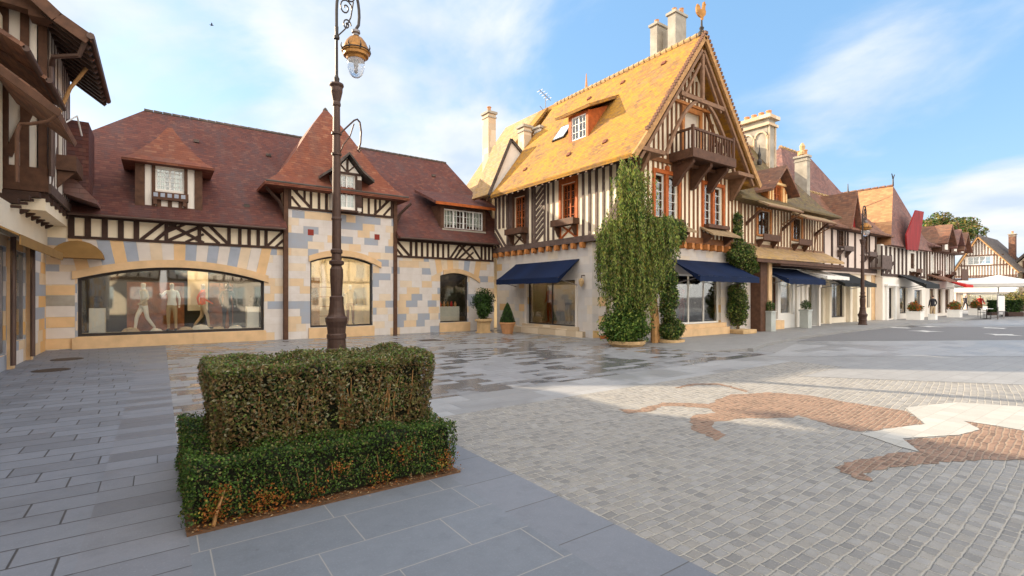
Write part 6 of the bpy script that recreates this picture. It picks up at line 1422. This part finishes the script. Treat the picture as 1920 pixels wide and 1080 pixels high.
# white planters with autumn plants
for i, (px, py, s, lab) in enumerate(((1716, 602, .38, 'nearest white planter, beside the black-awning shop'), (1790, 597, .36, 'white planter left of the walking person'), (1829, 593, .36, 'white planter right of the walking person'))):
    x, y = far(px, py); mb = MB(); mb.box(x-s, x+s, y-s, y+s, .04, .58); mb.box(x-s-.03, x+s+.03, y-s-.03, y+s+.03, .581, .64); mb.box(x-s+.1, x+s-.1, y-s+.1, y+s-.1, 0, .04)
    tag(mb.build('white_planter', 'white_paint'), lab, 'planter', 'white planters across the street')
    P, Nn = lumpy(1100, (x, y, .92), (.42, .42, .36), 8); k = P[:, 2] > .62
    tag(leaves('autumn_plant', P[k], Nn[k], .12, ['flower_orange', 'leaf_brown', 'leaf_green', 'leaf_dry'], [2, 3, 3, 2]), 'orange and green plant in the '+lab, 'plant', 'plants in the white planters')
# café terrace at the right
x, y = far(1872, 592); T = thing('white_parasol', 'large square white parasol over the café terrace at the right edge', 'parasol', (x, y, 0))
mb = MB(); mb.tube([(x, y, .05), (x, y, 3.35)], .05); mb.build('pole', 'white_paint', T)
mb = MB(); r = 2.9; C = (x, y, 3.4)
Q = [(x-r, y-r, 2.62), (x+r, y-r, 2.62), (x+r, y+r, 2.62), (x-r, y+r, 2.62)]
for a, b in zip(Q, Q[1:]+Q[:1]): mb.solid([a, b, C], [(a[0], a[1], a[2]-.02), (b[0], b[1], b[2]-.02), (C[0], C[1], C[2]-.02)]); mb.solid([a, b, (b[0], b[1], b[2]-.22), (a[0], a[1], a[2]-.22)], [(p[0]*.999+x*.001, p[1]*.999+y*.001, p[2]) for p in (a, b, (b[0], b[1], b[2]-.22), (a[0], a[1], a[2]-.22))])
cn = mb.build('canopy', 'awning_white', T)
mb = MB()
for a in Q: mb.tube([(x, y, 3.3), (a[0], a[1], a[2]-.04)], .025, 6)
mb.build('ribs', 'zinc', cn); mb = MB(); mb.box(x-.45, x+.45, y-.45, y+.45, 0, .07); mb.build('base', 'stone_grey', T)
for (pa, pb, lab) in ((1855, 1868, 'short dark hedge screen left of the menu board'), (1886, 1915, 'longer dark hedge screen right of the menu board')):
    xa, ya_ = far(pa, 593); xb, yb_ = far(pb, 593); H_ = thing('cafe_hedge', lab, 'hedge', ((xa+xb)/2, (ya_+yb_)/2, 0), 'hedge screens of the café terrace')
    mb = MB(); u = Vector((xb-xa, yb_-ya_, 0)); n_ = Vector((u.y, -u.x, 0)).normalized()*.22; A = [Vector((xa, ya_, 0)), Vector((xb, yb_, 0))]
    R_ = [A[0]-n_, A[1]-n_, A[1]+n_, A[0]+n_]; mb.solid(R_, [p+Vector((0, 0, .35)) for p in R_]); mb.build('trough', 'timber_dark', H_)
    n = 1600; tt = rng.random((n, 3)); P = np.array(A[0])+tt[:, :1]*np.array(u)+(tt[:, 1:2]*2-1)*np.array(n_)+np.column_stack([np.zeros(n), np.zeros(n), .35+tt[:, 2]*.95])
    leaves('foliage', P, rng.normal(size=(n, 3)), .14, ['leaf_dark', 'leaf_green'], [3, 1], H_, .6)
x, y = far(1877, 597); T = thing('menu_board', 'upright white menu board on two legs between the café hedge screens', 'sign', (x, y, 0))
f_ = lambda s, n, z: (x+.81*s-.58*n*-1, y-.58*s-.81*n, z)
mb = MB(); mb.fbox(f_, -.22, .22, 0, .05, .55, 1.65); mb.build('panel', 'white_paint', T); mb = MB(); mb.fbox(f_, -.26, .26, -.03, -.003, .45, 1.72); mb.fbox(f_, -.24, -.18, -.03, .03, 0, .45); mb.fbox(f_, .18, .24, -.03, .03, 0, .45); mb.fbox(f_, -.3, .3, -.25, .25, 0, .03); mb.build('frame', 'zinc', T)
x, y = far(1850, 598); T = thing('bistro_table', 'small café table left of the menu board', 'table', (x, y, 0)); mb = MB(); mb.lathe((x, y, 0), [(.35, .72), (.36, .74), (.35, .75)], 18); mb.build('table_top', 'white_paint', T); mb = MB(); mb.lathe((x, y, 0), [(.22, 0), (.22, .03), (.03, .05), (.03, .719)], 10); mb.build('pedestal', 'iron_dark', T)
def chair(px, py, rz, lab):
    x, y = far(px, py); T = thing('cafe_chair', lab, 'chair', (x, y, 0), 'café chairs')
    mb = MB(); mb.box(x-.2, x+.2, y-.2, y+.2, .44, .47); mb.build('seat', 'display_dark', T); mb = MB(); mb.box(x-.2, x+.2, y+.17, y+.2, .6, .88); mb.build('backrest', 'display_dark', T)
    for a in (-.18, .18):
        for b in (-.18, .18): mb = MB(); mb.tube([(x+a, y+b, 0), (x+a, y+b, .44 if b < 0 else .88)], .014, 6); mb.build('leg', 'iron_dark', T)
    T.rotation_euler = (0, 0, rz)
chair(1842, 597, .6, 'dark café chair left of the small café table'); chair(1864, 599, 3.2, 'dark café chair between the small table and the menu board')
# grey planter columns with clipped greenery flanking the second blue awning shop
for i, (px, py, lab) in enumerate(((1442, 621, 'tall grey planter column left of the orange-lit shop window'), (1492, 614, 'tall grey planter column right of the orange-lit shop window'))):
    x, y = gz(px, py, .09); y = min(y, 11.3); mb = MB(); mb.box(x-.2, x+.2, y-.2, y+.2, .09, .92); mb.box(x-.23, x+.23, y-.23, y+.23, .921, .99)
    tag(mb.build('planter_column', 'display_grey', bevel=.01), lab, 'planter', 'grey planter columns')
    P, Nn = blob_points(700, (x, y, 1.2), (.24, .24, .26), .3); k = P[:, 2] > .99
    tag(leaves('small_shrub', P[k], Nn[k], .06, ['leaf_dark', 'leaf_green'], [1, 1]), 'small clipped shrub in the '+lab, 'shrub', 'shrubs in the grey planter columns')
# a bird
d = ray(397, 47); mb = MB(); c = Vector(d)*62+Vector((0, 0, 1.65))
mb.tube([c+Vector((-.25, 0, 0)), c+Vector((0, 0, -.02)), c+Vector((.2, 0, .02))], [.02, .07, .03], 6)
for s in (-1, 1): mb.solid([c+Vector((-.08, 0, 0)), c+Vector((.1, 0, 0)), c+Vector((.02, .28*s, .14)), c+Vector((-.1, .5*s, .06))], [c+Vector((-.08, 0, .012)), c+Vector((.1, 0, .012)), c+Vector((.02, .28*s, .152)), c+Vector((-.1, .5*s, .065))])
tag(mb.build('bird', 'cloth_dark'), 'tiny dark bird flying high in the cloudy sky', 'bird')

# ================================================================== IN THE SHOP WINDOWS
grp = 'mannequins in the shop windows'
def mq(top, leg, pose, x, y, z, rz, lab, sc=1., head='mannequin_white'): tag(place(figure('mannequin', top, leg, pose, head=head, hair=head, mann=True), x, y, z, rz, sc), lab, 'mannequin', grp)
mq('cloth_beige', 'cloth_white', 'walk', -.45, 21.2, .4, -1.1, 'mannequin in beige and white, left in the big arched window')
mq('cloth_white', 'cloth_beige', 'reach', .35, 21.3, .4, -.3, 'mannequin in a white top with one arm raised, in the big arched window')
mq('cloth_dark', 'cloth_dark', 'stand', 2.05, 21.2, .4, .2, 'mannequin all in black under the black chandelier')
mq('cloth_orange', 'cloth_beige', 'walk', 1.30, 21.6, .4, 1.3, 'mannequin in an orange top, middle of the big arched window')
for x, lab in ((-1.65, 'white plinth at the left end of the big arched window'), (2.85, 'white plinth at the right end of the big arched window')):
    mb = MB(); mb.box(x-.2, x+.2, 20.75, 21.15, .36, 1.25); tag(mb.build('plinth', 'white_paint', bevel=.008), lab, 'plinth', 'plinths in the arched window')
    mb = MB(); mb.lathe((x, 20.95, 1.25), [(.06, 0), (.11, .1), (.13, .22), (.07, .34), (.09, .4)], 16); tag(mb.build('vase', 'display_dark', smooth=False), 'dark vase on the '+lab, 'vase', 'vases on the plinths')
mb = MB()
for x0, x1 in ((-.95, .75), (1.55, 2.35)): mb.box(x0, x1, 22.2, 22.26, .4, 2.15)
tag(mb.build('backdrop', 'display_orange'), 'orange-brown backdrop behind the mannequins of the big arched window', 'backdrop')
mb = MB(); mb.box(.85, 1.5, 22.05, 22.15, 1.1, 2.6); tag(mb.build('hanging_panel', 'display_cream'), 'pale square panel hanging in the middle of the big arched window', 'panel')
for k, (x, y, r) in enumerate(((-.8, 20.95, .22), (-.1, 20.85, .17), (.75, 20.9, .2), (1.2, 21.0, .25), (1.75, 20.9, .18), (2.3, 21.0, .2))):
    P, Nn = blob_points(260, (x, y, .37+r*.5), (r*1.3, r, r*.6), .85); mb = MB(); mb.lathe((x, y, .36), [(r*1.15, 0), (r*1.2, r*.4), (r*.8, r*.9), (.02, r*1.05)], 12); tag(mb.build('cushion', 'cloth_white' if k % 2 else 'cloth_beige', smooth=False), ['round beige floor cushion at the far left of the mannequins', 'small white cushion before the beige mannequin', 'beige cushion near the raised-arm mannequin', 'largest white cushion, middle of the arched window', 'beige cushion in front of the orange mannequin', 'white cushion at the foot of the black mannequin'][k], 'cushion', 'cushions on the window floor')
CHN = thing('chandelier', 'black chandelier hanging in the right half of the big arched window', 'chandelier', (2.05, 20.9, 2.7)); mb = MB(); mb.tube([(2.05, 20.9, 2.75), (2.05, 20.9, 2.2)], .02, 6); mb.lathe((2.05, 20.9, 1.95), [(.04, -.05), (.12, 0), (.06, .08), (.03, .26)], 12); mb.build('stem', 'display_dark', CHN)
for k in range(6): a = PI*k/3; mb = MB(); mb.tube([(2.05, 20.9, 2.0), (2.05+.16*math.cos(a), 20.9+.16*math.sin(a), 1.92), (2.05+.27*math.cos(a), 20.9+.27*math.sin(a), 2.02), (2.05+.27*math.cos(a), 20.9+.27*math.sin(a), 2.14)], .014, 6); mb.build('arm', 'display_dark', CHN)
mq('cloth_beige', 'display_orange', 'reach', 6.6, 21.1, .42, -.2, 'mannequin in beige with golden legs, right in the tower bay window'); mq('cloth_white', 'cloth_beige', 'stand', 6.15, 21.4, .42, .3, 'mannequin in white, middle of the tower bay window')
mb = MB(); mb.box(5.0, 5.35, 21.1, 21.5, .42, 2.4); 
for z in (.8, 1.2, 1.6, 2.0): mb.box(5.35, 6.0, 21.2, 21.5, z, z+.03)
tag(mb.build('display_shelf', 'timber_tan'), 'wooden shelf unit at the left of the tower bay window', 'shelf')
mb = MB(); mb.box(10.6, 11.7, 20.75, 21.2, .4, 1.15); tag(mb.build('display_counter', 'cloth_white'), 'white display counter in the narrow window by the inner corner', 'counter')
for k in range(5): mb = MB(); x = 10.75+.2*k; mb.lathe((x, 20.9, 1.15), [(.05, 0), (.07, .1), (.03, .2), (.04, .24)], 10); tag(mb.build('ornament', ['cloth_orange', 'terracotta', 'gilt', 'cloth_red', 'terracotta'][k]), ['bright orange', 'brown leftmost', 'gilt', 'dark red', 'brown rightmost'][k]+' ornament standing on the white display counter', 'ornament', 'ornaments on the white counter')
mq('cloth_orange', 'cloth_orange', 'stand', 14.35, 17.2, .42, -1.57, 'mannequin in a long orange outfit in the side window under the blue awning'); mq('cloth_white', 'cloth_dark', 'reach', 14.5, 16.1, .42, -1.3, 'mannequin in white and black, right half of the side window')
mq('cloth_beige', 'cloth_dark', 'stand', 14.4, 15.3, .42, -1.6, 'mannequin in beige and black at the right end of the side window')
mb = MB(); mb.box(14.3, 14.8, 16.4, 16.9, .4, .95); tag(mb.build('plinth', 'display_grey'), 'grey plinth between the mannequins of the side window', 'plinth')
mq('cloth_red', 'cloth_red', 'stand', 17.5, 12.5, .5, 0, 'mannequin in a long red dress in the gable-side window'); mq('cloth_white', 'cloth_beige', 'reach', 16.8, 12.6, .5, .2, 'mannequin in white, left in the gable-side window'); mq('cloth_dark', 'cloth_dark', 'stand', 18.4, 12.7, .5, 0, 'mannequin in black at the right of the gable-side window')
mq('cloth_dark', 'cloth_dark', 'stand', 23.1, 12.5, .5, 0, 'dark mannequin against the orange-lit shop interior'); mq('cloth_white', 'cloth_white', 'stand', 25.0, 12.5, .6, 0, 'white mannequin in the small white-framed window')
# ================================================================== OPPOSITE SIDE OF THE SQUARE (seen as reflections in the shop windows)
def opposite(x0, x1, y, ze, zr, plm, tm, rm, label):
    T = thing('opposite_house', label, 'building', ((x0+x1)/2, y, 0)); f = lambda s, n, z: (s, y+n, z)
    H = []; n = int((x1-x0)/2.4)
    for k in range(n): c = x0+(x1-x0)*(k+.5)/n; H.append((c-.55, c+.55, 3.9, 5.4)); H.append((c-.85, c+.85, .5, 2.6))
    mb = MB(); mb.wall(f, x0, x1, 0, ze, H); mb.build('wall', plm, T)
    mb = MB(); mb.posts(f, x0, x1, 3.4, ze-.2, .8, .16, [(a-.1, b+.1, c-.1, d+.1) for a, b, c, d in H], n1=.05); mb.fbox(f, x0, x1, 0, .08, 3.1, 3.38); mb.build('timber_frame', tm, T)
    for a, b, c, d in H: window(T, f, a, b, c, d, 2, 3, fm='white_paint', cas=2, curtain=None)
    mb = MB(); mb.solid([(x0-.4, y+.6, ze-.1), (x0-.4, y-4, zr), (x0-.4, y-9, ze-.1)], [(x1+.4, y+.6, ze-.1), (x1+.4, y-4, zr), (x1+.4, y-9, ze-.1)]); mb.build('roof', rm, T)
opposite(-14, 0, -17, 6.2, 10.5, 'plaster_cream', 'timber_brown', 'tiles_maroon', 'cream timbered house across the square, seen only as a reflection, leftmost')
opposite(.5, 15, -17.5, 6.6, 11.2, 'plaster_white', 'timber_dark', 'tiles_rust', 'white timbered house across the square, seen only as a reflection, in the middle')
opposite(15.6, 34, -18, 6.0, 10.0, 'plaster_warm', 'timber_grey', 'tiles_tan', 'tan-roofed house across the square, seen only as a reflection, rightmost')
